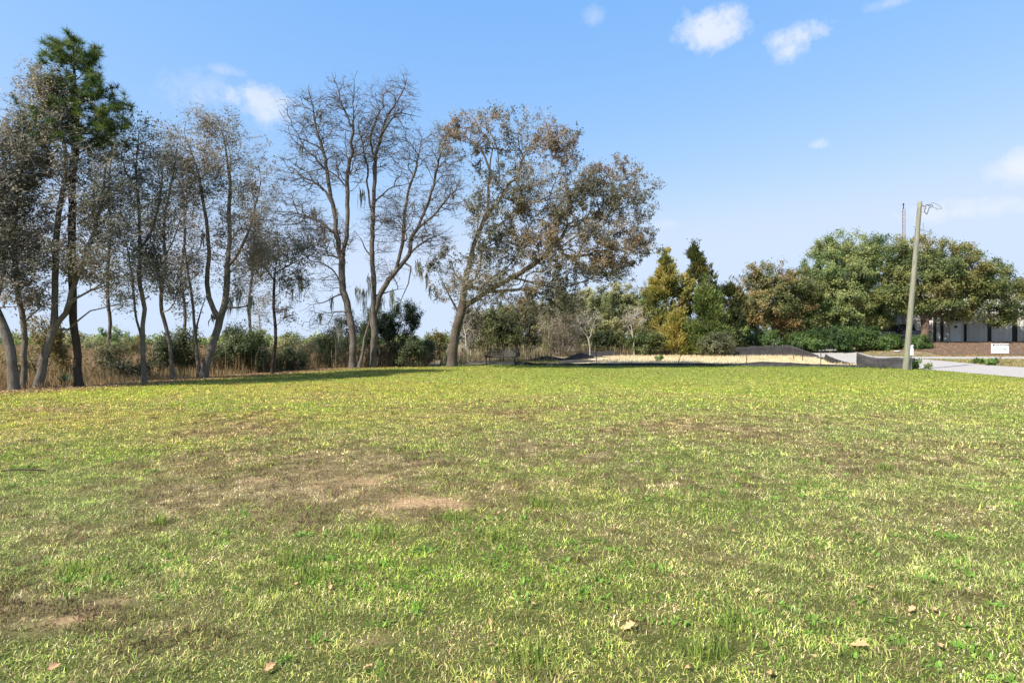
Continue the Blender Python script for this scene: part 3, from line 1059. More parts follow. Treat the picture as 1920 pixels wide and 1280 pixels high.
tree('bare_tree', 'tall leafless tree with a long right-sweeping limb, right of the bare pair', 'tree', at(700, 34.6),
     [[(699, 688), (701, 640), (702, 597), (701, 541), (699, 484), (698, 430), (699, 381), (705, 308), (716, 252), (733, 207), (750, 181), (763, 148)],
      [(703, 590), (708, 570), (726, 532), (751, 498), (768, 479), (794, 453), (822, 440), (850, 424)], [(768, 479), (774, 445), (803, 412), (826, 390), (847, 362)],
      [(698, 400), (690, 370), (687, 319), (677, 257), (672, 210)], [(740, 512), (752, 470), (757, 410), (768, 350), (785, 300), (792, 250)], [(782, 430), (806, 375), (822, 310), (838, 250)],
      [(760, 490), (770, 500), (765, 530), (752, 560), (748, 600)], [(718, 250), (740, 215), (768, 214), (790, 220)], [(705, 308), (695, 270), (700, 235), (720, 200)], [(699, 381), (730, 355), (765, 345), (790, 330)],
      [(698, 484), (680, 455), (662, 432)], [(705, 555), (730, 545), (760, 540)]],
     [(735, 200, 50, 50), (700, 270, 45, 60), (765, 290, 45, 60), (830, 290, 40, 60), (840, 360, 38, 50), (770, 400, 60, 60), (720, 420, 40, 60), (800, 450, 50, 30), (760, 160, 18, 22), (730, 510, 50, 35, 600)],
     nt=1300, leaves=2000, pal=BARE, barkm='bark_bare', r0=.205, seed=20, twig=(2.2, .5), twig2=(1.2, .32), wig=.18, rtip=.013, step=.24,
     moss=[(682, 545, 60, 10, .3), (678, 360, 40, 9, .2), (850, 365, 14, 6, 0), (783, 490, 40, 6, 0), (735, 545, 50, 8, 0), (693, 520, 50, 8, -.3), (790, 505, 36, 5, 0), (715, 560, 60, 10, .4), (672, 540, 40, 12, -.2)])

# the big leaning oak by the bench
tree('big_oak', 'big leafy oak with a dark leaning trunk and wide crown beside the bench', 'tree', G(848, 687),
     [[(846, 687), (850, 655), (854, 625), (860, 600), (866, 575), (872, 530), (884, 475), (896, 440), (907, 413), (915, 385), (918, 329), (922, 290), (930, 262)],
      [(866, 580), (885, 565), (915, 545), (960, 520), (1010, 490), (1070, 450), (1130, 410), (1180, 380)], [(907, 413), (940, 370), (965, 330), (985, 290), (1000, 250)], [(918, 320), (905, 285), (880, 262), (850, 240)],
      [(960, 520), (1000, 530), (1050, 540), (1110, 520), (1160, 490)], [(862, 590), (845, 560), (830, 530), (818, 505)], [(940, 370), (1000, 380), (1060, 350), (1120, 330)]],
     [(960, 250, 80, 42, 3360, -3.4), (870, 255, 45, 45, 1600, -3.4), (1040, 280, 55, 40, 2000, -3.4), (960, 350, 75, 50, 3750, -3.4), (1060, 370, 95, 55, 5225, -3.4), (1160, 370, 68, 60, 4080, -3.4), (940, 440, 60, 55, 3300, -3.4), (1050, 460, 110, 60, 6600, -3.4), (1150, 450, 70, 50, 3500, -3.4), (860, 520, 60, 48, 2880, -3.4), (920, 530, 60, 45, 2700, -3.4), (1020, 540, 70, 40, 2800, -3.4), (1060, 570, 40, 30, 1200, -3.4), (1130, 510, 60, 30, 1800, -3.4), (890, 395, 35, 25, 800, -3.4), (1215, 470, 18, 20, 250, -3.4)],
     nt=1700, leaves=94000, L=.10, W=.07, rtip=.009, branchm='bark_twig', pal=((.085, .084, .048), (.13, .122, .072), (.175, .152, .09), (.21, .165, .095), (.225, .155, .085)), barkm='bark_oak', r0=.29, seed=21, gap=.7, depth=.75,
     moss=[(800, 515, 34, 5, 0), (806, 540, 26, 5, .2)])
print('left trees', time.time() - T0)

# ------------------------------------------------------------------ thicket, cedars and oaks behind
SCRUB = ((0.134, 0.149, 0.059), (0.215, 0.215, 0.085), (0.305, 0.27, 0.125), (0.383, 0.316, 0.157))
GREYB = ((0.15, 0.132, 0.09), (0.21, 0.173, 0.12), (0.27, 0.21, 0.15))
CEDAR = ((0.132, 0.144, 0.036), (0.216, 0.21, 0.048), (0.3, 0.258, 0.06), (0.36, 0.288, 0.078))
CEDARG = ((0.08, 0.115, 0.03), (0.125, 0.17, 0.042), (0.18, 0.215, 0.06))
OAKG = ((0.095, 0.147, 0.053), (0.158, 0.218, 0.073), (0.241, 0.287, 0.094), (0.298, 0.315, 0.111))
OAKO = ((0.11, 0.13, 0.045), (0.165, 0.165, 0.055), (0.23, 0.17, 0.06), (0.28, 0.18, 0.065))
DARKG = ((0.052, 0.098, 0.025), (0.086, 0.155, 0.037), (0.138, 0.213, 0.052))


def shrub(name, label, px, top, half, D, pal, leaves, seed, cat='shrub', basepy=None, stems=3, bm='bark_grey', L=.15, W=.095, nt=170, gap=.6, group=None, extra=(), r0=.05, twig=(1.5, .4), wig=.12, leafdir='rand', lower=1.0, **kw):
    X, D = at(px, D)
    leaves = int(leaves * 1.5)
    zb = float(hgt(X, D))
    by = HY + (CH - zb) * F / D
    g = np.random.default_rng(seed + 1000)
    hpx = by - top
    tr = []
    for i in range(stems):
        o = (i - (stems - 1) / 2) * half * .35
        tr.append([(px + o * .25, by), (px + o * .6 + g.normal(0, 2), by - hpx * .3), (px + o + g.normal(0, 3), by - hpx * .62)])
    bl = [(px, by - hpx * .48, half * .95, hpx * .46), (px + half * .25, by - hpx * .72, half * .6, hpx * .28), (px - half * .3, by - hpx * .62, half * .6, hpx * .3),
          (px + g.normal(0, half * .2), by - hpx * .25, half * .9, hpx * .24 * lower)] + list(extra)
    return tree(name, label, cat, (X, D), tr, bl, nt=nt, leaves=leaves, L=L, W=W, pal=pal, barkm=bm, r0=r0, seed=seed, gap=gap, group=group, twig=twig, twig2=kw.pop('twig2', (.5, .25)), wig=wig, step=.4, leafdir=leafdir, **{'leafspread': .10, 'bright': 1.25, **kw})


def cedar(label, px, top, half, D, pal, leaves, seed, tips=()):
    X, D = at(px, D)
    zb = float(hgt(X, D))
    by = HY + (CH - zb) * F / D
    h = by - top
    half = half * 1.15
    leaves = int(leaves * 1.3)
    bl = []
    for t, w in ((.12, .85), (.28, 1.0), (.45, .82), (.6, .62), (.74, .42), (.86, .24), (.95, .1)):
        bl.append((px + np.random.default_rng(seed + int(t * 100)).normal(0, half * .1), by - h * t, half * w, h * .12, half * w * h * .12 * (1 + 2.5 * t * t)))
    for (tx, ty, tw) in tips:
        bl.append((tx, ty + 25, tw, 26)); bl.append((tx, ty + 8, tw * .4, 12))
    return tree('cedar_tree', label, 'tree', (X, D), [[(px, by), (px + 1, by - h * .4), (px - 1, by - h * .75), (px, top + 6)]], bl, nt=420, leaves=leaves, L=.24, W=.10, pal=pal, barkm='bark_red', r0=.14,
                seed=seed, bright=1.15, gap=1.15, twig=(1.6, .42), twig2=(0, 0), up=.6, leafdir='up', step=.4, leafmat='needle', leafspread=.12)


# cedars
cedar('tall olive-gold cedar with a broad body, left of the two pointed tops', 1248, 478, 52, 53, CEDAR, 17000, 31, [(1225, 530, 18), (1285, 520, 16)])
cedar('tallest dark pointed cedar, centre of the cedar clump', 1310, 466, 46, 55, ((.075, .085, .026), (.125, .12, .035), (.18, .15, .04), (.22, .165, .05)), 16000, 32, [(1290, 520, 14), (1336, 530, 14)])
cedar('bright green cedar in front of the dark pointed cedar', 1326, 532, 42, 50, CEDARG, 13000, 33, [(1300, 590, 16)])
cedar('small dark cedar with ragged twin tops beside the orange-leaved oak', 1368, 525, 32, 54, ((.05, .065, .02), (.085, .09, .026), (.15, .125, .034)), 9000, 34, [(1357, 530, 8), (1384, 535, 8)])
cedar('low gold-green cedar at the foot of the cedar clump', 1268, 590, 40, 50.5, CEDAR, 8000, 35)

# thicket between oak and cedars
shrub('olive_tree', 'rounded olive-leaved tree right of the big oak crown', 1180, 522, 62, 55, SCRUB, 15000, 41, cat='tree', nt=300, r0=.12, stems=3)
shrub('olive_tree', 'low spreading olive tree behind the pale dead sapling', 1105, 535, 60, 57, SCRUB, 15000, 42, cat='tree', nt=300, r0=.12, stems=3)
shrub('scrub_bush', 'tan-olive bush under the hanging tip of the big oak', 985, 548, 54, 54, ((.10, .10, .045), (.14, .125, .06), (.18, .15, .08)), 9000, 43, nt=260, stems=4, r0=.08)
shrub('brush_tangle', 'grey-brown leafless tangle of brush behind the silt fence humps', 1052, 568, 48, 51, GREYB, 9000, 44, nt=420, stems=6, bm='bark_grey', r0=.05, twig=(3, .5), twig2=(1.0, .3), L=.09, W=.05)
shrub('scrub_bush', 'green-yellow bush directly behind the bench', 935, 570, 44, 50, ((.07, .085, .03), (.11, .12, .035), (.15, .14, .05)), 8000, 45, nt=220, stems=4)
shrub('scrub_bush', 'pale loose bush between the oak trunk and the bench', 885, 565, 36, 52, ((.09, .085, .045), (.14, .125, .065), (.17, .15, .085)), 5000, 46, nt=220, stems=4, bm='bark_pale')
shrub('scrub_bush', 'yellow-green low bush left of the oak trunk', 822, 622, 26, 48, ((.13, .12, .035), (.17, .15, .045)), 2600, 47, nt=120)
shrub('green_bush', 'low fresh green bush at the foot of the cedars', 1210, 622, 36, 50.5, ((.06, .09, .025), (.10, .13, .04), (.14, .155, .06)), 5500, 48, nt=140)
shrub('green_bush', 'low leafy bush beside the pale dead sapling', 1140, 622, 34, 52, ((.05, .065, .022), (.09, .10, .03), (.13, .13, .05)), 5000, 49, nt=140)
shrub('green_bush', 'grey-green low bush under the bright green cedar', 1345, 625, 34, 49, ((.07, .085, .04), (.11, .12, .06), (.15, .15, .08)), 4500, 50, nt=140)

# deeper rank of the thicket
TANS = ((.15, .15, .07), (.20, .185, .095), (.24, .21, .12))
for i, (px, top, half, D, pal, lab, n) in enumerate([(905, 575, 48, 66, TANS, 'dull olive thicket tree far behind the bench', 7000), (975, 565, 52, 64, TANS, 'olive thicket tree behind the tan bush', 7000), (1045, 555, 54, 63, SCRUB, 'dull green thicket tree behind the grey tangle', 8000),
                                                     (1120, 548, 56, 64, OAKG, 'darker green thicket tree behind the low olive tree', 8000), (1200, 545, 52, 62, OAKG, 'dark thicket tree filling the gap left of the cedars', 8000), (1395, 575, 34, 62, OAKG, 'dark green tree in the gap beside the ragged small cedar', 6000),
                                                     (1550, 540, 64, 66, OAKG, 'deep green understory tree behind the broad oak', 9000), (1640, 545, 54, 66, OAKG, 'deep green understory tree behind the utility pole', 7000), (1480, 550, 46, 64, OAKG, 'deep green understory tree behind the orange oak', 7000)]):
    shrub('thicket_tree', lab, px, top, half, D, pal, n, 130 + i, cat='tree', nt=200, r0=.12, L=.24, W=.15, gap=.35, group='deeper rank of the thicket', leafspread=.2)

# pale dead saplings
tree('dead_sapling', 'pale bare dead sapling standing behind the left silt fence', 'tree', at(1105, 50.2), [[(1106, 664), (1106, 648), (1104, 636), (1100, 628), (1092, 618), (1085, 608)], [(1105, 638), (1110, 622), (1114, 608), (1116, 596)]],
     [(1082, 605, 22, 16), (1112, 600, 16, 18), (1098, 600, 14, 14)], nt=110, leaves=0, barkm='bark_twig', r0=.06, seed=51, twig=(2, .4), twig2=(1, .25), rtip=.011, wig=.2)
tree('dead_sapling', 'pale bare dead sapling in front of the gold cedar', 'tree', at(1188, 50.2), [[(1189, 663), (1188, 645), (1185, 630), (1184, 610), (1187, 590)], [(1187, 640), (1196, 628), (1204, 618)], [(1185, 625), (1176, 610), (1172, 596)]],
     [(1178, 600, 16, 18), (1200, 605, 14, 16), (1190, 585, 18, 14)], nt=110, leaves=0, barkm='bark_twig', r0=.06, seed=52, twig=(2, .4), twig2=(1, .25), rtip=.011, wig=.2)

# oaks right of the cedars
tree('orange_oak', 'oak with orange-brown leaves between the cedars and the green oaks', 'tree', at(1450, 58),
     [[(1450, 659), (1449, 635), (1452, 610), (1450, 570), (1448, 530)], [(1451, 615), (1430, 590), (1415, 560)], [(1452, 605), (1480, 575), (1500, 545)]],
     [(1440, 525, 48, 38), (1420, 565, 40, 40), (1470, 560, 50, 50), (1500, 545, 40, 45), (1480, 610, 45, 30), (1430, 600, 35, 26), (1450, 570, 60, 50)], nt=480, leaves=38000, L=.17, W=.12, bright=1.25, pal=OAKO, barkm='bark_grey', r0=.20, seed=53, leafspread=.16, gap=.4, step=.4, twig=(1.5, .45), twig2=(.5, .3))
tree('green_oak', 'broad dense green oak left of the utility pole', 'tree', at(1590, 59),
     [[(1592, 657), (1590, 630), (1588, 600), (1590, 550), (1600, 500)], [(1589, 605), (1560, 570), (1535, 530)], [(1589, 600), (1620, 560), (1650, 510)]],
     [(1600, 470, 60, 38), (1550, 510, 50, 45), (1640, 490, 55, 45), (1570, 570, 75, 45), (1650, 560, 60, 45), (1530, 570, 40, 45), (1585, 610, 75, 26), (1510, 600, 34, 30), (1560, 470, 40, 30), (1530, 540, 45, 40), (1610, 530, 80, 60), (1640, 600, 40, 24)], nt=1100, leaves=100000, L=.165, W=.11, bright=1.05, pal=OAKG, barkm='bark_grey', r0=.32, seed=54, leafspread=.17, gap=.25, step=.45, twig=(1.4, .5), twig2=(.5, .3))
tree('green_oak', 'broad green oak with low red-brown trunk in front of the white building', 'tree', at(1733, 56),
     [[(1731, 643), (1733, 625), (1734, 600), (1728, 570), (1720, 530), (1715, 490)], [(1734, 602), (1750, 590), (1780, 570), (1820, 550), (1850, 530)], [(1732, 590), (1760, 550), (1790, 500)], [(1733, 600), (1715, 580), (1690, 560)]],
     [(1720, 480, 60, 38), (1780, 500, 65, 45), (1710, 540, 60, 40), (1780, 560, 80, 34), (1850, 530, 55, 45), (1850, 575, 60, 26), (1900, 560, 35, 36), (1690, 500, 40, 40), (1805, 475, 30, 24), (1720, 575, 45, 14, 1200), (1870, 600, 26, 14, 400), (1935, 550, 30, 40), (1800, 588, 60, 12, 900), (1895, 590, 36, 16, 700), (1745, 520, 70, 50), (1820, 530, 60, 45), (1690, 560, 40, 24)], nt=1200, leaves=92000, L=.165, W=.11,
     bright=1.1, pal=((.085, .122, .042), (.138, .175, .056), (.195, .225, .068), (.24, .245, .076), (.255, .225, .078)), barkm='bark_red', r0=.36, seed=55, leafspread=.17, gap=.3, step=.45, twig=(1.4, .5), twig2=(.5, .3), depth=.7)
for i, (px, top, half, D, lab, n) in enumerate([(1432, 622, 36, 56, 'low glossy green bush at the left foot of the orange oak', 6000), (1512, 618, 36, 55.5, 'dark green rounded bush behind the road bend', 7000), (1575, 612, 40, 54.5, 'large bright green rounded bush in front of the green oak', 8500),
                                                (1622, 618, 30, 55, 'dark green bush right of the large rounded bush', 6500), (1664, 634, 26, 54.5, 'low dark bush hiding the front of the black truck', 5000), (1722, 634, 24, 54, 'small dark bush at the oak trunk beside the pole', 3600)]):
    shrub('hedge_bush', lab, px, top, half, D, DARKG, n, 60 + i, nt=170, L=.14, W=.09, gap=.5, bright=.95, group='green bushes behind the road')

# brush beneath the left tree row
DARKB = ((.04, .055, .024), (.065, .085, .034), (.10, .125, .045))
LB = [(300, 625, 32, 27, DARKB, 'dark green bush behind the slender oak', 2600), (345, 615, 34, 28, ((.06, .075, .025), (.11, .13, .04), (.15, .155, .055)), 'yellow-green bush left of the two pale trunks', 3600), (455, 605, 46, 29, DARKB, 'dense dark bush right of the two pale trunks', 9000), (420, 650, 26, 30, DARKB, 'low dark bush just behind the two pale trunks', 2600),
      (545, 655, 30, 31, DARKB, 'low dark bush right of the small black-trunked oak', 2600), (618, 632, 28, 34.5, DARKB, 'dark bush left of the bare trees', 3600), (650, 585, 32, 37, ((.05, .055, .028), (.09, .085, .05), (.12, .11, .07)), 'moss-grey brush behind the left bare trunk', 3600),
      (745, 560, 46, 37, ((.03, .046, .018), (.055, .075, .025), (.09, .115, .032)), 'tall dark green shrub right of the bare trunks', 15000), (770, 640, 34, 35.8, DARKB, 'low dark shrub at the right foot of the bare trees', 6500), (715, 645, 26, 36, ((.06, .06, .03), (.10, .09, .05)), 'brown vine tangle at the foot of the bare trees', 2600),
      (690, 575, 28, 39, DARKB, 'dark leafy shrub between the two bare trunks', 6500), (495, 655, 24, 30.5, DARKB, 'dark low bush behind the small black-trunked oak', 2600), (245, 690, 22, 24, ((.05, .06, .03), (.09, .08, .04)), 'low weedy bush between pine and slender oak', 1500),
      (75, 605, 75, 24, ((.16, .13, .045), (.21, .16, .06), (.14, .12, .05)), 'loose golden-leaved shrub behind the leaning oaks', 6500),
      (205, 640, 30, 26, ((.11, .11, .05), (.16, .14, .07)), 'loose tan-green shrub right of the pine trunk', 2200), (575, 625, 30, 36, ((.10, .11, .05), (.15, .14, .07)), 'loose grey-green shrub in the gap left of the bare trees', 2400),
      (800, 640, 24, 38, DARKB, 'dark leafy shrub closing the gap left of the oak trunk', 3400)]
for i, (px, top, half, D, pal, lab, n) in enumerate(LB):
    shrub('brush_bush', lab, px, top, half, D, pal, n, 80 + i, nt=130, L=.10, W=.06, gap=1.0, group='brush under the tree row', r0=.04)
# thin pale saplings in the left brush
for i, (px, top, D, lab) in enumerate([(487, 560, 29.5, 'thin pale leafless sapling left of the small black-trunked oak'), (873, 585, 47, 'thin pale-barked sapling right of the oak trunk')]):
    tree('sapling', lab, 'tree', at(px, D), [[(px + 8, HY + CH * F / D + (0 if D < 40 else -3)), (px + 3, 660), (px, 630), (px - 3, top + 30), (px - 2, top)]], [(px, top + 20, 22, 30), (px, top + 50, 18, 20)], nt=70, leaves=300, pal=BARE, barkm='bark_pale', r0=.05, seed=96 + i, rtip=.005)

# far marsh shrubs
for i, (px, top, half, D, pal, lab, n) in enumerate([(255, 628, 30, 75, ((.12, .10, .035), (.15, .115, .04)), 'golden marsh shrub beyond the slender oak', 1800), (610, 628, 24, 70, ((.10, .085, .04), (.13, .10, .05)), 'brownish marsh shrub seen left of the bare trees', 1600), (540, 622, 34, 110, SCRUB, 'olive marsh bush on the far side by the gap', 1800),
                                                      (210, 612, 40, 130, OAKG, 'rounded green tree far across the marsh', 2600), (480, 615, 40, 140, OAKG, 'dull green tree far across the marsh behind the dark bush', 2400), (150, 622, 30, 120, SCRUB, 'low olive tree far across the marsh by the pine trunk', 1600)]):
    shrub('marsh_shrub', lab, px, top, half, D, pal, n, 110 + i, nt=90, L=.35 if D > 100 else .2, W=.22 if D > 100 else .12, gap=.7, r0=.08, twig=(1, .5), twig2=(0, 0), leafspread=.3 if D > 100 else .15)
print('right trees', time.time() - T0)


# far woods on the horizon: one mass
def far_woods():
    g = np.random.default_rng(9)
    cs = []
    for i in range(150):
        px = -500 + 1400 * g.random()
        D = 260 + 200 * g.random()
        h = 3.5 + 5.0 * g.random()
        X = (px - CX) / F * D
        w = 4 + 5 * g.random()
        m = 170
        v = unit(g.normal(size=(m, 3))) * (g.random(m) ** .4)[:, None]
        cs.append(np.array([X, D, h * .5 - .9]) + v * np.array([w, w * .7, h * .55]))
    c = np.concatenate(cs)
    n = len(c)
    col = np.array(OAKG)[g.integers(0, 4, n)] * (.8 + .6 * g.random(n))[:, None]
    V, Fq, C = leaf_quads(c, g.normal(size=(n, 3)), np.full(n, 1.5), np.full(n, 1.0), col, g)
    tag(link('far_woods', np_mesh('far_woods', V, [Fq], 'moss', C)), 'far-off dull green woods along the marsh horizon', 'woods', kind='stuff')


far_woods()


def marsh():
    g = np.random.default_rng(12)
    parts = []
    for bi, (d0, d1, n, hh, ww) in enumerate([(13, 34, 20000, .75, .016), (28, 60, 24000, 1.25, .028), (55, 120, 30000, 1.45, .075), (120, 260, 16000, 1.5, .22)]):
        y = d0 + (d1 - d0) * g.random(n)
        lo = np.maximum(-1.05 * y - 4, -300)
        hi = x_edge(y) - .25 - .8 * g.random(n)
        x = hi - (hi - lo) * g.random(n) ** (1.5 if bi == 0 else 1.0)
        ok = x > lo
        x, y = x[ok], y[ok]
        m = len(x)
        near = sstep((x_edge(y) - x) / 4)
        h = hh * (.45 + .75 * g.random(m)) * (.35 + .65 * near if bi == 0 else 1)
        t = np.clip(fbm(x * .12, y * .12, 61, 3) * 1.6 - .3 + g.normal(0, .2, m), 0, 1)
        c = np.array([.22, .135, .07])[None] * (1 - t[:, None]) + np.array([.36, .245, .125])[None] * t[:, None]
        if bi == 0:
            gr = (g.random(m) < .22)
            c = np.where(gr[:, None], np.array([.10, .12, .045])[None], c)
        c = c * (.75 + .5 * g.random(m))[:, None]
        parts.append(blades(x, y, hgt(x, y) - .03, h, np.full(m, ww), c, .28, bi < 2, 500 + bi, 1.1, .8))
    V, Fs, C = merge(parts)
    tag(link('marsh_grass', np_mesh('marsh_grass', V, Fs, 'dry_blade', C)), 'tall dry tan marsh grass spreading behind the left tree row', 'marsh grass', kind='stuff')
    # dry reeds and grass before the thicket
    parts = []
    n = 9000
    px = 790 + 600 * g.random(n)
    D = 41 + 11 * g.random(n)
    D = np.where(px > 1080, 50.3 + 2.5 * g.random(n), D)
    D = np.where(px < 900, 37.5 + 10 * g.random(n), D)
    x = (px - CX) / F * D
    keep = (x > x_edge(D)) & ~((x > 3) & (D < 50)) & ~((x > -3.2) & (x < 3) & (D < 41.5))
    x, D = x[keep], D[keep]
    m = len(x)
    c = np.array([.30, .225, .125])[None] * (.55 + .8 * g.random(m))[:, None]
    gr = g.random(m) < .25
    c = np.where(gr[:, None], np.array([.12, .14, .05])[None], c)
    parts.append(blades(x, D, hgt(x, D) - .03, .35 + .9 * g.random(m) ** 2, np.full(m, .025), c, .4, True, 520))
    V, Fs, C = merge(parts)
    tag(link('dry_reeds', np_mesh('dry_reeds', V, Fs, 'dry_blade', C)), 'dry tan reeds and weeds at the foot of the thicket', 'reeds', kind='stuff')
    # verge grass by the road, on the island, behind the road and inside the fence
    n = 60000
    x = np.concatenate([29 + 30 * g.random(n), -4 + 12 * g.random(12000), x_road(np.linspace(49.5, 60, 9000)) + 6.4 + 12 * g.random(9000)])
    y = np.concatenate([30 + 21 * g.random(n), 37 + 8 * g.random(12000), np.linspace(49.5, 60, 9000)])
    xr = x_road(y) + np.interp(y, [0, 30, 40, 50, 90], [8.2, 7.2, 7.6, 6.5, 6])
    rd = (x > xr + .1) & ~((y > 44.1) & (y < 49.2))
    pl = (x < 3.4 + .35 * (y - 37) * 0) & (x > -1) & (y < 44)
    bank = (y < 60) & ~((x > 37) & (y > 50.5)) & (fbm(x * .5, y * .5, 8, 3) > .35)
    ok = (rd & bank) | pl
    x, y = x[ok], y[ok]
    m = len(x)
    b = fbm(x * .6, y * .6, 17, 3)
    c = np.where((g.random(m) < np.clip(b * 1.6 - .2, 0, 1))[:, None], STRAW[g.integers(0, 4, m)] * np.array([1.05, .95, .8]), GREEN[g.integers(0, 4, m)])
    c = c * (.7 + .5 * g.random(m))[:, None]
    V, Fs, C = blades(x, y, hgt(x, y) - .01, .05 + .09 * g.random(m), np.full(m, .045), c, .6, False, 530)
    tag(link('verge_grass', np_mesh('verge_grass', V, Fs, 'grass_blade', C)), 'patchy yellow-green grass on the road verges and sign island', 'grass', kind='stuff')
    # straw scattered on the plot
    n = 16000
    y = 37.2 + 13.4 * g.random(n)
    x = 4.6 + .35 * (y - 37) + (x_road(y) - 5.2 - .35 * (y - 37)) * g.random(n)
    c = np.array([.60, .50, .31])[None] * (.6 + .6 * g.random(n))[:, None]
    V, Fs, C = blades(x, y, hgt(x, y) + .01, .08 + .16 * g.random(n), np.full(n, .035), c, .95, False, 540)
    tag(link('straw_cover', np_mesh('straw_cover', V, Fs, 'dry_blade', C)), 'golden straw strewn over the fenced bare plot', 'straw', kind='stuff')
    # leaf litter along the lawn's left edge and mulch bank
    n = 9000
    y = 13 + 22 * g.random(n)
    x = x_edge(y) + np.abs(g.normal(0, 1.1, n)) - .5
    x2 = 38 + 28 * g.random(5000); y2 = 51 + 11 * g.random(5000)
    x = np.concatenate([x, x2]); y = np.concatenate([y, y2])
    x3, y3 = wedge(2.2, 9, 5, 777)
    x = np.concatenate([x, x3]); y = np.concatenate([y, y3])
    m = len(x)
    c = STRAW[g.integers(0, 4, m)] * np.array([1.0, .88, .76]) * (.7 + .6 * g.random(m))[:, None]
    d = g.normal(size=(m, 3)); d[:, 2] *= .2
    V, Fq, C = leaf_quads(np.stack([x, y, hgt(x, y) + .03], -1), d, np.where(np.arange(m) < n, .075, np.where(y < 10, .03, .10)), np.where(np.arange(m) < n, .045, np.where(y < 10, .016, .05)), c, g, .6)
    tag(link('leaf_litter', np_mesh('leaf_litter', V, [Fq], 'leaf', C)), 'brown fallen leaf litter along the tree row and mulch bank', 'leaf litter', kind='stuff')


def soil_crumbs():
    g = np.random.default_rng(91)
    x, y = wedge(2.2, 9.0, 420, 880, .95)
    f = sand_field(x, y) + .6 * np.clip(brown_field(x, y) - .45, 0, 1)
    ok = g.random(len(x)) < np.clip((f - .15) * 1.2, 0, 1)
    x, y = x[ok], y[ok]
    m = len(x)
    c = np.array([.30, .21, .13])[None] * (.35 + 1.0 * g.random(m))[:, None]
    d = g.normal(size=(m, 3)); d[:, 2] = np.abs(d[:, 2]) * .6
    sz = .006 + .016 * g.random(m) ** 2
    V, Fq, C = leaf_quads(np.stack([x, y, hgt(x, y) + .006], -1), d, sz, sz * .9, c, g)
    tag(link('soil_crumbs', np_mesh('soil_crumbs', V, [Fq], 'dry_blade', C)), 'crumbs of tan soil and dead bits in the bare spots of the lawn', 'soil', kind='stuff')


soil_crumbs()
marsh()
print('stuff', time.time() - T0)

# yucca by the pine, small weeds
def rosette(name, label, cat, px, py, n, ln, w, col, seed, spread=.8, D=None):
    X, D = G(px, py) if D is None else at(px, D)
    g = np.random.default_rng(seed)
    a = np.arange(n) * 2.4 + g.normal(0, .2, n)
    t = np.linspace(.1, 1, n) * spread
    h = ln * (.7 + .4 * g.random(n))
    z = float(hgt(X, D))
    root = empty(name, (X, D, z))
    tag(root, label, cat)
    for i in range(n):
        d = Vector((math.cos(a[i]) * math.sin(t[i]), math.sin(a[i]) * math.sin(t[i]), math.cos(t[i])))
        s = Vector((-math.sin(a[i]), math.cos(a[i]), 0)) * w / 2
        m = d * h[i] * .5 + Vector((0, 0, .03 * h[i]))
        e = d * h[i] - Vector((0, 0, .12 * h[i] * t[i]))
        nrm = d.cross(s).normalized() * w * .15
        V = [-s * .5, s * .5, m + s, m - s, e, Vector((0, 0, 0)) - nrm, m - nrm]
        me = np_mesh('leaf', np.array([list(v) for v in V]), [np.array([[0, 5, 6, 3], [5, 1, 2, 6]]), np.array([[3, 6, 4], [6, 2, 4]])], 'leaf', np.tile(np.array(col) * (.75 + .5 * g.random()), (7, 1)))
        link('leaf', me, root)


rosette('yucca_plant', 'dark spiky yucca at the lawn edge left of the pine trunk', 'plant', 120, 724, 22, .62, .05, (.035, .055, .03), 3)
WG = ((.09, .16, .035), (.13, .21, .05), (.17, .22, .06))
for i, (px, top, half, D, n, lab) in enumerate([(1718, 674, 9, 33.0, 130, 'spindly leafy weed by the road just right of the utility pole'), (1742, 682, 8, 33.0, 110, 'low green weed further right of the utility pole by the road'),
                                                (1859, 676, 15, 37.5, 700, 'green weed clump at the foot of the sign post'), (1833, 674, 11, 39.5, 420, 'rounded green weed on the grass island left of the sign'), (1234, 668, 9, 42, 260, 'small green weed in the middle of the straw plot')]):
    shrub('weed_plant', lab, px, top, half, D, WG, n, 160 + i, cat='weed', nt=34, L=.12, W=.07, gap=.4, r0=.018, rtip=.005, stems=3, twig=(1, .15), twig2=(0, 0), leafspread=.05)

# fallen oak leaves and a twig on the near lawn
bm = bmesh.new()
out = []
for i in range(15):
    t = i / 14
    w = .02 * math.sin(math.pi * (t * .92 + .06)) * (1 + .35 * math.sin(t * 19)) + .002
    out.append((t * .085 - .042, w))
ring = [(x, w, .010 * math.sin(x * 60) + .012 * (w / .02)) for x, w in out]
mid = [(x, 0, .004 + .008 * math.sin(x * 50)) for x, _ in out]
rg2 = [(x, -w, .006 * math.sin(x * 45) + .014 * (w / .02)) for x, w in out]
rows = [[bm.verts.new(p) for p in r] for r in (ring, mid, rg2)]
for r in range(2):
    for i in range(14):
        bm.faces.new((rows[r][i], rows[r][i + 1], rows[r + 1][i + 1], rows[r + 1][i]))
rod(bm, (-.042, 0, .002), (-.062, .004, .0), .0014, n=4)
leaf_me = bpy.data.meshes.new('fallen_leaf')
bm.to_mesh(leaf_me); bm.free()
leaf_me.materials.append(MATS['leaf_dry'])
for f in leaf_me.polygons: f.use_smooth = True
g = np.random.default_rng(33)
LP = [(1612, 1225, 1.15), (1550, 1213, .6), (1762, 1225, .7), (1710, 1152, .75), (1180, 1187, 1.0), (1420, 1122, .6), (1378, 1105, .6), (917, 1176, .6), (505, 1272, .9), (620, 1110, .6), (100, 1270, 1.0),
      (1444, 1276, .9), (1290, 1262, .7), (303, 1030, .6), (1593, 1022, .6), (1375, 1003, .6), (555, 1105, .6), (770, 1040, .5), (1752, 1152, .6), (360, 862, .6), (925, 1225, .7), (1630, 1110, .5), (690, 1270, .7)]
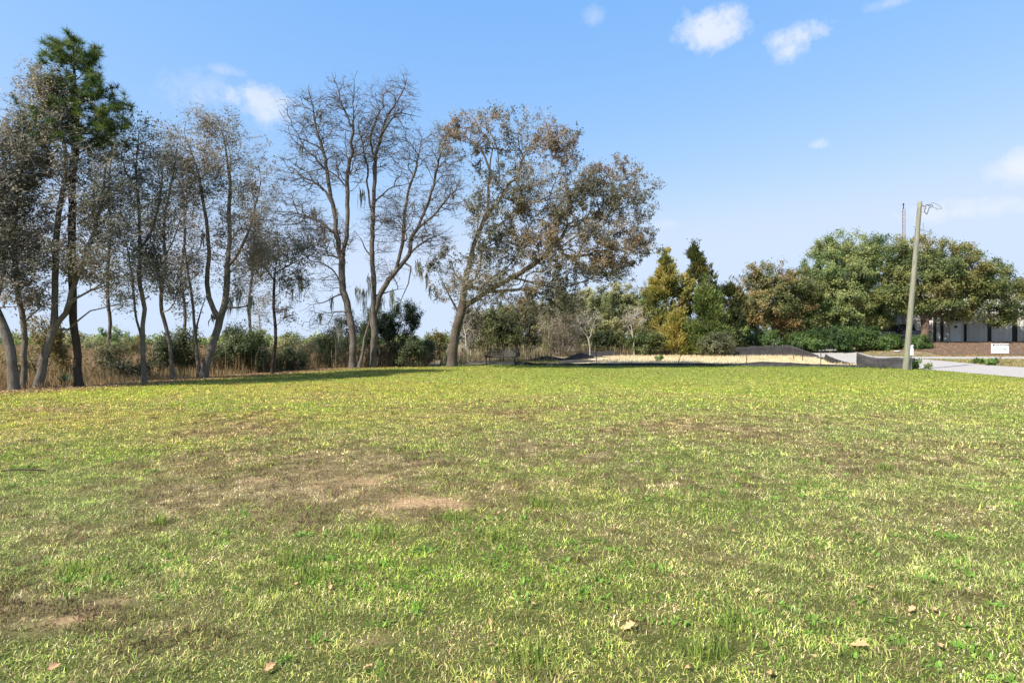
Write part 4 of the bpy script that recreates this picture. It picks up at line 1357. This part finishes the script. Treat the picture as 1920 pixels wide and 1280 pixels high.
for i, (px, py, s) in enumerate(LP):
    X, D = G(px, py)
    o = link('fallen_leaf', leaf_me)
    o.location = (X, D, float(hgt(X, D)) + .032)
    o.rotation_euler = (g.normal(.25, .25), g.normal(0, .25), g.random() * 6.3)
    o.scale = (s * .85, s * .85, s * .85)
    if i == 0:
        tag(o, 'largest pale tan oak leaf, lying on the near lawn at lower right', 'leaf', 'fallen oak leaves on the near lawn')
    else:
        tag(o, 'small dry brown oak leaf lying in the near grass', 'leaf', 'fallen oak leaves on the near lawn')
X, D = G(42, 888)
bm = bmesh.new()
polyrod(bm, [(-.26, 0, .03), (-.1, .015, .045), (.08, -.01, .05), (.27, .02, .035)], .008)
rod(bm, (.08, -.01, .05), (.16, .05, .07), .005)
o = bm_obj('fallen_twig', bm, 'bark_pine')
o.location = (X, D, float(hgt(X, D)))
tag(o, 'dark fallen twig lying on the grass near the left edge', 'twig')

# ------------------------------------------------------------------ bench
X, D = at(941, 37.2)
bz = float(hgt(X, D))
bench = empty('park_bench', (X, D, bz), R(-24))
tag(bench, 'black slatted park bench on a low mound beside the big oak', 'bench')
BL = 2.25
for i in range(5):
    bx('seat_slat', (0, -.24 + i * .115, .45 - (.012 if i in (3, 4) else 0)), (BL, .095, .035), 'bench_wood', bench, bev=.006)
for i in range(5):
    zc = .54 + i * .088
    bx('back_slat', (0, .27 + (zc - .5) * .22, zc), (BL, .035, .058), 'bench_wood', bench, Matrix.Rotation(R(-12), 3, 'X'), bev=.005)
for s in (-1, 0, 1):
    x = s * (BL / 2 - .10)
    bm = bmesh.new()
    polyrod(bm, [(x, -.22, -.05), (x, -.25, .42), (x, .24, .40), (x, .40, 1.02)], .036)
    polyrod(bm, [(x, .34, -.05), (x, .22, .40)], .028)
    bm_obj('leg_frame', bm, 'black_metal', bench)
for s in (-1, 1):
    x = s * (BL / 2 + .02)
    bm = bmesh.new()
    box(bm, (x, .02, .70), (.07, .60, .035), bev=.008)
    rod(bm, (x, -.24, .40), (x, -.24, .70), .024)
    rod(bm, (x, .27, .42), (x, .31, .70), .024)
    for k_ in range(4):
        rod(bm, (x, -.12 + k_ * .1, .44), (x, -.12 + k_ * .1, .69), .014)
    bm_obj('armrest', bm, 'black_metal', bench)
bx('front_rail', (0, -.27, .40), (BL - .1, .03, .10), 'bench_wood', bench)


# ------------------------------------------------------------------ silt fences
def silt_fence(label, path, hs, stakes, seed, sub=10, lean=.0, group='silt fences round the plot', drape=.12):
    """path: ground points; hs: fabric heights; stakes: (x,y,height,lean_x,material)"""
    g = np.random.default_rng(seed)
    pts = np.array(path, float)
    seglen = np.concatenate([[0], np.cumsum(np.linalg.norm(np.diff(pts, axis=0), axis=1))])
    m = int(seglen[-1] * sub) + 4
    t = np.linspace(0, seglen[-1], m)
    x = np.interp(t, seglen, pts[:, 0]); y = np.interp(t, seglen, pts[:, 1]); h = np.interp(t, seglen, hs)
    h = np.maximum(.05, h * (1 + .16 * (fbm(t * 1.1, t * 0, seed, 3) - .5) * 2))
    rows = 6
    V = []
    for r in range(rows):
        f = r / (rows - 1)
        bulge = (fbm(t * 1.7, t * 0 + f * 2.3, seed + 5, 3) - .5) * drape * 2 * (1 - abs(f - .4)) + lean * f
        V.append(np.stack([x + bulge * .25, y + bulge - .25 * (1 - f) ** 3 * .6, hgt(x, y) - .03 + (h + .03) * f], -1))
    V = np.stack(V, 1)
    base = V[0, 0].copy()
    root = empty('silt_fence', (pts[0][0], pts[0][1], float(hgt(*pts[0]))))
    tag(root, label, 'fence', group)
    org = np.array(root.location)
    i = np.arange(m * rows).reshape(m, rows)
    Fq = np.stack([i[:-1, :-1], i[1:, :-1], i[1:, 1:], i[:-1, 1:]], -1).reshape(-1, 4)
    fb = link('fabric', np_mesh('fabric', V.reshape(-1, 3) - org, [Fq], 'fabric', None, True), root)
    sm = fb.modifiers.new('thick', 'SOLIDIFY')
    sm.thickness = .006
    for (sx, sy, sh, lx, mt) in stakes:
        z = float(hgt(sx, sy))
        bm = bmesh.new()
        rod(bm, (sx - org[0], sy - org[1], z - .1 - org[2]), (sx + lx - org[0], sy - org[1], z + sh - org[2]), .026, .022, 6)
        bm_obj('stake', bm, mt, root)


def stk(px, D, h, lx=0.0, mt='stake_metal'):
    X, D = at(px, D)
    return (X, D, h, lx, mt)


silt_fence('long low black silt fence sagging along the back edge of the lawn',
           [(-3.0, 36.3), (-1.2, 36.6), (0.0, 36.7), (1.5, 36.8), (5, 37.0), (10, 36.9), (14.6, 36.7), (16, 36.5), (19, 36.0), (22.2, 35.1)],
           [.06, .16, .22, .14, .18, .20, .17, .30, .18, .12],
           [stk(1118, 37.0, 1.45), stk(1270, 36.9, .95, .28), stk(1400, 36.6, .95), stk(1539, 36.1, 1.05)], 3)
silt_fence('raised dark silt fence stretched tall along the far side of the straw plot',
           [(11.5, 50.4), (14.2, 50.6), (19, 50.4), (23.0, 50.2), (24.6, 50.0), (25.6, 47.5)], [.05, .62, .75, .95, .9, .12],
           [stk(1322, 50.7, .95), stk(1372, 50.7, .85, .0, 'stake_wood'), stk(1433, 50.6, 1.0), stk(1449, 50.4, 1.0, .0, 'stake_wood'), stk(1472, 47.5, 1.0)], 5, drape=.08)
silt_fence('black silt fence peaking in a low triangle at the left end of the plot',
           [(1.2, 42.0), (2.6, 42.3), (3.9, 43.2), (5.4, 45), (6.6, 46.0)], [.05, .42, .10, .5, .1], [stk(1016, 42.3, .62), stk(1056, 45.0, .8)], 7, drape=.2)
silt_fence('low dark silt fence strip between the triangle and the raised fence',
           [(6.0, 50.0), (6.6, 50.2), (9.3, 50.4), (11.2, 50.5)], [.1, .40, .45, .06], [stk(1145, 50.5, .6)], 8, drape=.06)
silt_fence('collapsed grey silt fence drooping along the road side of the plot',
           [(24.4, 45.5), (23.6, 43.0), (22.7, 41.2), (22.4, 39.6), (22.9, 38.2)], [.10, .22, .62, .35, .06], [stk(1505, 42.0, 1.1), stk(1488, 44.5, .9)], 9, drape=.25)
silt_fence('upright dark silt fence wrapped behind the base of the utility pole',
           [(21.3, 35.2), (22.0, 34.4), (22.9, 33.9), (23.6, 33.3)], [.85, .55, .62, .62], [stk(1609, 35.3, .95), stk(1637, 34.7, .8, .0, 'stake_wood'), stk(1652, 33.0, .5, -.2)], 10, drape=.22)
# lone posts near the oak
for px, D, h, lab in ((815, 37.5, 1.45, 'thin dark fence post standing left of the oak trunk'), (864, 37.5, .85, 'short dark fence post just right of the oak trunk')):
    X, D = at(px, D)
    root = empty('fence_post', (X, D, float(hgt(X, D))))
    tag(root, lab, 'post')
    bm = bmesh.new()
    box(bm, (0, 0, h / 2 - .1), (.045, .012, h + .2)); box(bm, (0, .02, h / 2 - .1), (.012, .036, h + .2))
    bm_obj('post', bm, 'stake_metal', root)
    for q in range(3):
        bx('wire_clip', (0, -.012, h * (.35 + .25 * q)), (.06, .014, .02), 'stake_metal', root)

# ------------------------------------------------------------------ utility pole
X, D = G(1697, 693)
pz = float(hgt(X, D))
pole = empty('utility_pole', (X, D, pz))
tag(pole, 'weathered wooden utility pole leaning right at the lawn corner', 'utility pole')
top = P(1725, 378, D) - np.array([X, D, pz])
bm = bmesh.new()
NR, NS = 26, 20
rings = []
g = np.random.default_rng(8)
for i in range(NR):
    t = i / (NR - 1)
    c = Vector((top[0] * t, top[1] * t, -.4 + (top[2] + .4) * t))
    r = .160 * (1 - t) + .108 * t
    rings.append([bm.verts.new(c + Vector((math.cos(a) * r * (1 + g.normal(0, .012)), math.sin(a) * r * (1 + g.normal(0, .012)), 0))) for a in [j * 2 * math.pi / NS for j in range(NS)]])
for i in range(NR - 1):
    for j in range(NS):
        bm.faces.new((rings[i][j], rings[i][(j + 1) % NS], rings[i + 1][(j + 1) % NS], rings[i + 1][j]))
bm.faces.new(rings[-1])
bm_obj('shaft', bm, 'pole_wood', pole, True)


def pp(px, py, dy=0.0):
    q = P(px, py, D) - np.array([X, D, pz])
    return (q[0], q[1] + dy, q[2])


bm = bmesh.new()
polyrod(bm, [pp(1724, 383), pp(1733, 387), pp(1738, 384), pp(1744, 386)], .022)
polyrod(bm, [pp(1736, 387), pp(1733, 397), pp(1738, 402), pp(1742, 390), pp(1749, 386), pp(1745, 384), pp(1741, 386)], .02)
bm_obj('bracket', bm, 'black_metal', pole)
for (ix, iy) in ((1734, 391), (1747, 388), (1756, 394), (1731, 431), (1717, 428)):
    bm = bmesh.new()
    q = pp(ix, iy)
    for kz in range(4):
        rod(bm, (q[0], q[1], q[2] + kz * .05), (q[0], q[1], q[2] + kz * .05 + .03), .06 if kz % 2 == 0 else .035, .045 if kz % 2 == 0 else .035, 10)
    bm_obj('insulator', bm, 'porcelain', pole)
for w_ in ([(1741, 382), (1750, 380), (1760, 385), (1766, 391), (1756, 393)], [(1720, 430), (1726, 431), (1731, 432), (1738, 434), (1745, 436)], [(1731, 418), (1731, 428), (1733, 432)], [(1713, 424), (1717, 428), (1718, 434)], [(1744, 388), (1750, 389), (1757, 390)]):
    bm = bmesh.new()
    polyrod(bm, [pp(*q) for q in w_], .009, 5)
    bm_obj('cut_wire', bm, 'black_metal', pole)
for (by_, t_) in ((383, 0), (430, 0), (398, 0)):
    t = (693 - by_) / (693 - 378)
    c = top * t
    bm = bmesh.new()
    rod(bm, (c[0] - .17, c[1], c[2]), (c[0] + .19, c[1], c[2] + .01), .014)
    bm_obj('through_bolt', bm, 'grey_metal', pole)
bm = bmesh.new()
polyrod(bm, [(top[0] * t + .125 - .04 * t, top[1] * t - .10 + .03 * t, top[2] * t) for t in np.linspace(.02, .82, 12)], .012)
bm_obj('ground_wire', bm, 'grey_metal', pole)
# white box on the pole
q = P(1706, 657, D)
bx0 = empty('meter_box', (q[0] + .02, D + .02, q[2] - .33))
tag(bx0, 'white box mounted low on the right side of the utility pole', 'box')
bx('case', (0, 0, .33), (.30, .22, .62), 'white_pvc', bx0, Matrix.Rotation(R(8), 3, 'Z'), .02)
bx('cover', (.0, -.125, .33), (.25, .03, .54), 'white_pvc', bx0, Matrix.Rotation(R(8), 3, 'Z'), .01)
bx('latch', (.08, -.15, .56), (.05, .03, .05), 'black_metal', bx0)
bm = bmesh.new(); rod(bm, (.08, .02, .02), (.08, .02, -float(q[2] - .33 - pz) - .1), .025)
bm_obj('conduit', bm, 'grey_metal', bx0)

# lattice antenna mast
X, D = at(1694, 60.5)
mz = float(hgt(X, D))
mast = empty('antenna_mast', (X, D, mz))
tag(mast, 'thin rusty lattice antenna mast rising above the green oaks', 'mast')
H = CH - (392 - HY) / F * D - mz
fr = .15
cor = [(fr * math.cos(a), fr * math.sin(a)) for a in (R(90), R(210), R(330))]
for c in cor:
    bm = bmesh.new(); rod(bm, (c[0], c[1], -.1), (c[0], c[1], H), .022, .018, 6)
    bm_obj('mast_leg', bm, 'rust', mast)
bm = bmesh.new()
nb = int(H / .38)
for i in range(nb):
    for j in range(3):
        a, b = cor[j], cor[(j + 1) % 3]
        if i % 2: a, b = b, a
        rod(bm, (a[0], a[1], i * .38), (b[0], b[1], (i + 1) * .38), .012, n=4)
bm_obj('bracing', bm, 'rust', mast)
bm = bmesh.new(); rod(bm, (0, 0, H), (0, 0, H + .45), .05, .04); rod(bm, (0, 0, H + .45), (0, 0, H + .6), .09, .07)
bm_obj('antenna_head', bm, 'black_metal', mast)

# ------------------------------------------------------------------ entrance sign
X, D = at(1875, 39.5)
sz = float(hgt(X, D))
sign = empty('entrance_sign', (X, D, sz), R(-14))
tag(sign, 'small white entrance sign with a green arrow on a wooden post', 'sign')
SWd, SHt, SZ = 1.04, .66, CH - (653 - HY) / F * 39.5 - sz
bx('post', (.05, .05, SZ / 2 - .05), (.10, .07, SZ + .3), 'stake_wood', sign, bev=.008)
bx('panel', (0, 0, SZ), (SWd, .025, SHt), 'white_paint', sign, bev=.004)
bx('header', (0.03, -.0165, SZ + SHt * .36), (SWd - .10, .004, SHt * .20), 'sign_head', sign)


def text(body, size, loc, mat, parent, name='lettering', align='CENTER', ext=.002, sx=1.0):
    cu = bpy.data.curves.new(name, 'FONT')
    cu.body = body
    cu.size = size
    cu.align_x = align
    cu.align_y = 'CENTER'
    cu.extrude = ext
    cu.materials.append(MATS[mat])
    tmp = bpy.data.objects.new('lettering_curve', cu)
    COL.objects.link(tmp)
    me = bpy.data.meshes.new_from_object(tmp.evaluated_get(bpy.context.evaluated_depsgraph_get()))
    bpy.data.objects.remove(tmp, do_unlink=True)
    if not me.materials: me.materials.append(MATS[mat])
    o = link(name, me, parent)
    o.location = loc
    o.rotation_euler = (R(90), 0, 0)
    o.scale = (sx, 1, 1)
    return o


text('ENTRANCE', .155, (.05, -.022, SZ + SHt * .355), 'letter_white', sign, sx=1.0)
bm = bmesh.new()
pts = [(-.33, .028), (.24, .028), (.24, .072), (.38, 0), (.24, -.072), (.24, -.028), (-.33, -.028)]
f = bm.faces.new([bm.verts.new((x, 0, z)) for x, z in pts])
e = bmesh.ops.extrude_face_region(bm, geom=[f])
bmesh.ops.translate(bm, vec=(0, .004, 0), verts=[v for v in e['geom'] if isinstance(v, bmesh.types.BMVert)])
ar = bm_obj('arrow', bm, 'sign_green', sign)
ar.location = (0.02, -.019, SZ - SHt * .10)

# ------------------------------------------------------------------ white metal building
BX, BD = at(1684, 63)
bzg = float(hgt(BX + 5, BD - 3))
bld = empty('metal_building', (BX, BD, 1.55), math.atan2(-.35, .94))
tag(bld, 'white metal-clad building with dark bays behind the broad green oak', 'building')
LEN, DEP, WH = 26.0, 16.0, 6.0
bx('wall_core', (LEN / 2, DEP / 2 + .12, WH / 2 - .4), (LEN - .06, DEP, WH + .8), 'dark_gap', bld)
# panels with standing ribs, dark bays left open between them
bays = [(3.25, 3.55), (3.9, 4.2), (6.0, 6.25), (8.05, 8.4), (10.15, 10.6), (11.65, 11.95)]


def panel_me(w, h):
    bm = bmesh.new()
    box(bm, (w / 2, 0, h / 2), (w, .06, h))
    nrib = max(1, int(w / .3))
    for i in range(nrib):
        xx = (i + .5) * w / nrib
        box(bm, (xx, -.045, h / 2), (.05, .03, h - .01))
    me = bpy.data.meshes.new('panel')
    bmesh.ops.recalc_face_normals(bm, faces=bm.faces)
    bm.to_mesh(me); bm.free()
    me.materials.append(MATS['white_metal'])
    return me


pc = {}


def add_panels(x0, x1, z0, z1):
    nn = max(1, int(round((x1 - x0) / .95)))
    w = (x1 - x0) / nn
    for i in range(nn):
        key = (round(w - .012, 3), round(z1 - z0, 3))
        if key not in pc: pc[key] = panel_me(*key)
        o = link('panel', pc[key], bld)
        o.location = (x0 + i * w + .006, .05, z0)


xs = [0.0] + [v for b in bays for v in b] + [LEN]
for i in range(0, len(xs), 2):
    add_panels(xs[i], xs[i + 1], -.3, 2.95)
add_panels(0, LEN, 2.98, WH - .02)
bx('roof', (LEN / 2, DEP / 2, WH + .12), (LEN + .7, DEP + .8, .22), 'grey_metal', bld)
bx('gutter', (LEN / 2, -.22, WH - .06), (LEN + .6, .16, .14), 'grey_metal', bld)
for i in range(8):
    bx('side_panel', (-.02, i * 2.0 + 1.05, WH / 2 - .15), (.06, 1.97, WH - .3), 'white_metal', bld)
door = bx('door', (5.25, -.03, 1.02), (.98, .07, 2.1), 'white_paint', bld, bev=.01)
bx('window', (0.0 + 5.25, -.072, 1.62), (.26, .02, .22), 'dark_gap', door)
bx('handle', (5.62, -.10, 1.0), (.05, .08, .14), 'grey_metal', door)
# black domed awning over the door
bm = bmesh.new()
na, nr = 12, 6
rows = []
for i in range(nr + 1):
    p_ = i / nr * math.pi / 2
    rows.append([bm.verts.new((5.0 - 1.0 * math.cos(a_), -1.15 * math.sin(p_), 2.42 + .95 * math.cos(p_) - .1 * (1 - abs(math.cos(a_))) * 0)) for a_ in [j / na * math.pi for j in range(na + 1)]])
for i in range(nr):
    for j in range(na):
        bm.faces.new((rows[i][j], rows[i][j + 1], rows[i + 1][j + 1], rows[i + 1][j]))
aw = bm_obj('awning', bm, 'black_cloth', bld, True)
bx('awning_valance', (5.0, -1.15, 2.34), (2.0, .02, .2), 'black_cloth', bld)
# annex at the right end
bx('annex', (15.2, -1.2, 1.75), (6.4, 2.5, 4.3), 'white_metal', bld)
for i in range(14):
    bx('annex_rib', (12.2 + i * .46, -2.475, 1.75), (.05, .05, 4.28), 'white_metal', bld)
bx('annex_roof', (15.2, -1.25, 3.96), (6.7, 2.8, .12), 'grey_metal', bld)
bm = bmesh.new(); polyrod(bm, [(12.6, -2.6, -.3), (12.6, -2.6, 3.6), (12.6, -2.3, 3.8)], .05)
bm_obj('downpipe', bm, 'grey_metal', bld)
bm = bmesh.new(); rod(bm, (13.4, -2.62, -.3), (13.4, -2.62, 2.0), .035); rod(bm, (12.7, -2.62, 1.95), (16.5, -2.62, 1.55), .02)
bm_obj('cable', bm, 'black_metal', bld)
bx('lamp', (2.9, -.15, 2.75), (.3, .2, .26), 'lamp_clear', bld, bev=.04)

# ------------------------------------------------------------------ black pickup truck
X, D = at(1686, 58.6)
truck = empty('pickup_truck', (X, D, float(hgt(X, D))), R(4))
tag(truck, 'black pickup truck parked behind the bushes beside the white building', 'truck')
prof = [(-2.65, .42), (-2.70, .62), (-2.66, .98), (-2.45, 1.08), (-1.25, 1.16), (-.62, 1.78), (-.35, 1.84), (.75, 1.84), (.95, 1.78), (1.12, 1.24), (2.66, 1.22), (2.70, 1.15), (2.68, .55), (2.55, .45)]


def arch(cx, r=.44, n=9):
    return [(cx + r * math.cos(a), .36 + r * math.sin(a)) for a in np.linspace(0.15, math.pi - .15, n)]


low = [(2.2, .42)] + arch(1.72) + [(1.1, .40), (-1.0, .40)] + arch(-1.70) + [(-2.3, .42)]
full = prof + low
bm = bmesh.new()
Wd = .95


def wid(z):
    return Wd - max(0, z - 1.12) * .30


f1 = [bm.verts.new((x, -wid(z), z)) for x, z in full]
f2 = [bm.verts.new((x, wid(z), z)) for x, z in full]
bm.faces.new(f1); bm.faces.new(f2[::-1])
for i in range(len(full)):
    j = (i + 1) % len(full)
    bm.faces.new((f1[i], f2[i], f2[j], f1[j]))
body = bm_obj('body', bm, 'black_paint', truck)
bv = body.modifiers.new('bev', 'BEVEL'); bv.width = .03; bv.segments = 2; bv.limit_method = 'ANGLE'
for (a, b) in ((-1.0, -.12), (.0, .82)):
    for s in (-1, 1):
        bm = bmesh.new()
        z0, z1 = 1.22, 1.72
        sh = .38 if a < -.5 else 0
        quad = [(a, z0), (b, z0), (b - (0 if b < 0 else .06), z1), (a + sh, z1)]
        vv = [bm.verts.new((x, s * (wid(z) + .004), z)) for x, z in quad]
        v2 = [bm.verts.new((x, s * (wid(z) + .010), z)) for x, z in quad]
        bm.faces.new(v2); bm.faces.new(vv)
        for i in range(4): bm.faces.new((vv[i], vv[(i + 1) % 4], v2[(i + 1) % 4], v2[i]))
        bm_obj('side_window', bm, 'glass_dark', truck)
bx('windscreen', (-.955, 0, 1.475), (.82, 1.36, .012), 'glass_dark', truck, Matrix.Rotation(R(-44.6), 3, 'Y'))
for cx_ in (1.72, -1.70):
    for s in (-1, 1):
        bm = bmesh.new(); rod(bm, (cx_, s * .72, .36), (cx_, s * .955, .36), .37, .37, 22)
        ty = bm_obj('tyre', bm, 'rubber', truck)
        bm = bmesh.new(); rod(bm, (cx_, s * .90, .36), (cx_, s * .968, .36), .23, .21, 14)
        bm_obj('rim', bm, 'rim', ty)
bx('front_bumper', (-2.72, 0, .56), (.14, 1.86, .2), 'grey_metal', truck, bev=.03)
bx('rear_bumper', (2.74, 0, .55), (.14, 1.8, .18), 'grey_metal', truck, bev=.03)
for s in (-1, 1):
    bx('headlight', (-2.62, s * .74, .88), (.16, .34, .18), 'lamp_clear', truck, bev=.02)
    bx('tail_light', (2.67, s * .86, .98), (.08, .16, .34), 'lamp_red', truck, bev=.01)
    bx('mirror', (-.98, s * 1.06, 1.24), (.12, .2, .18), 'black_paint', truck, bev=.03)
    for xh in (-.25, .72):
        bx('door_handle', (xh, s * .965, 1.08), (.16, .03, .035), 'grey_metal', truck)
    bx('side_moulding', (-.1, s * .962, .72), (2.2, .02, .06), 'grey_metal', truck)
# pale rocks by the road
for i, (px, py, s, lab) in enumerate([(1494, 658, .32, 'pale flat stone at the edge of the road beneath the round bush'), (1682, 652, .2, 'pale grey stone under the low dark bush')]):
    X, D = at(px, 53 if i == 0 else 53)
    bm = bmesh.new()
    bmesh.ops.create_icosphere(bm, subdivisions=3, radius=1)
    for v in bm.verts:
        nz = float(fbm(np.array([v.co.x * 1.5 + 3 + i]), np.array([v.co.y * 1.5 + v.co.z]), 40, 3)[0])
        v.co *= .7 + .6 * nz
        v.co = Vector((v.co.x * s * 1.7, v.co.y * s, v.co.z * s * .4))
    o = bm_obj('stone', bm, 'stone_pale', None, True)
    o.location = (X, D, float(hgt(X, D)) + .08)
    tag(o, lab, 'stone')
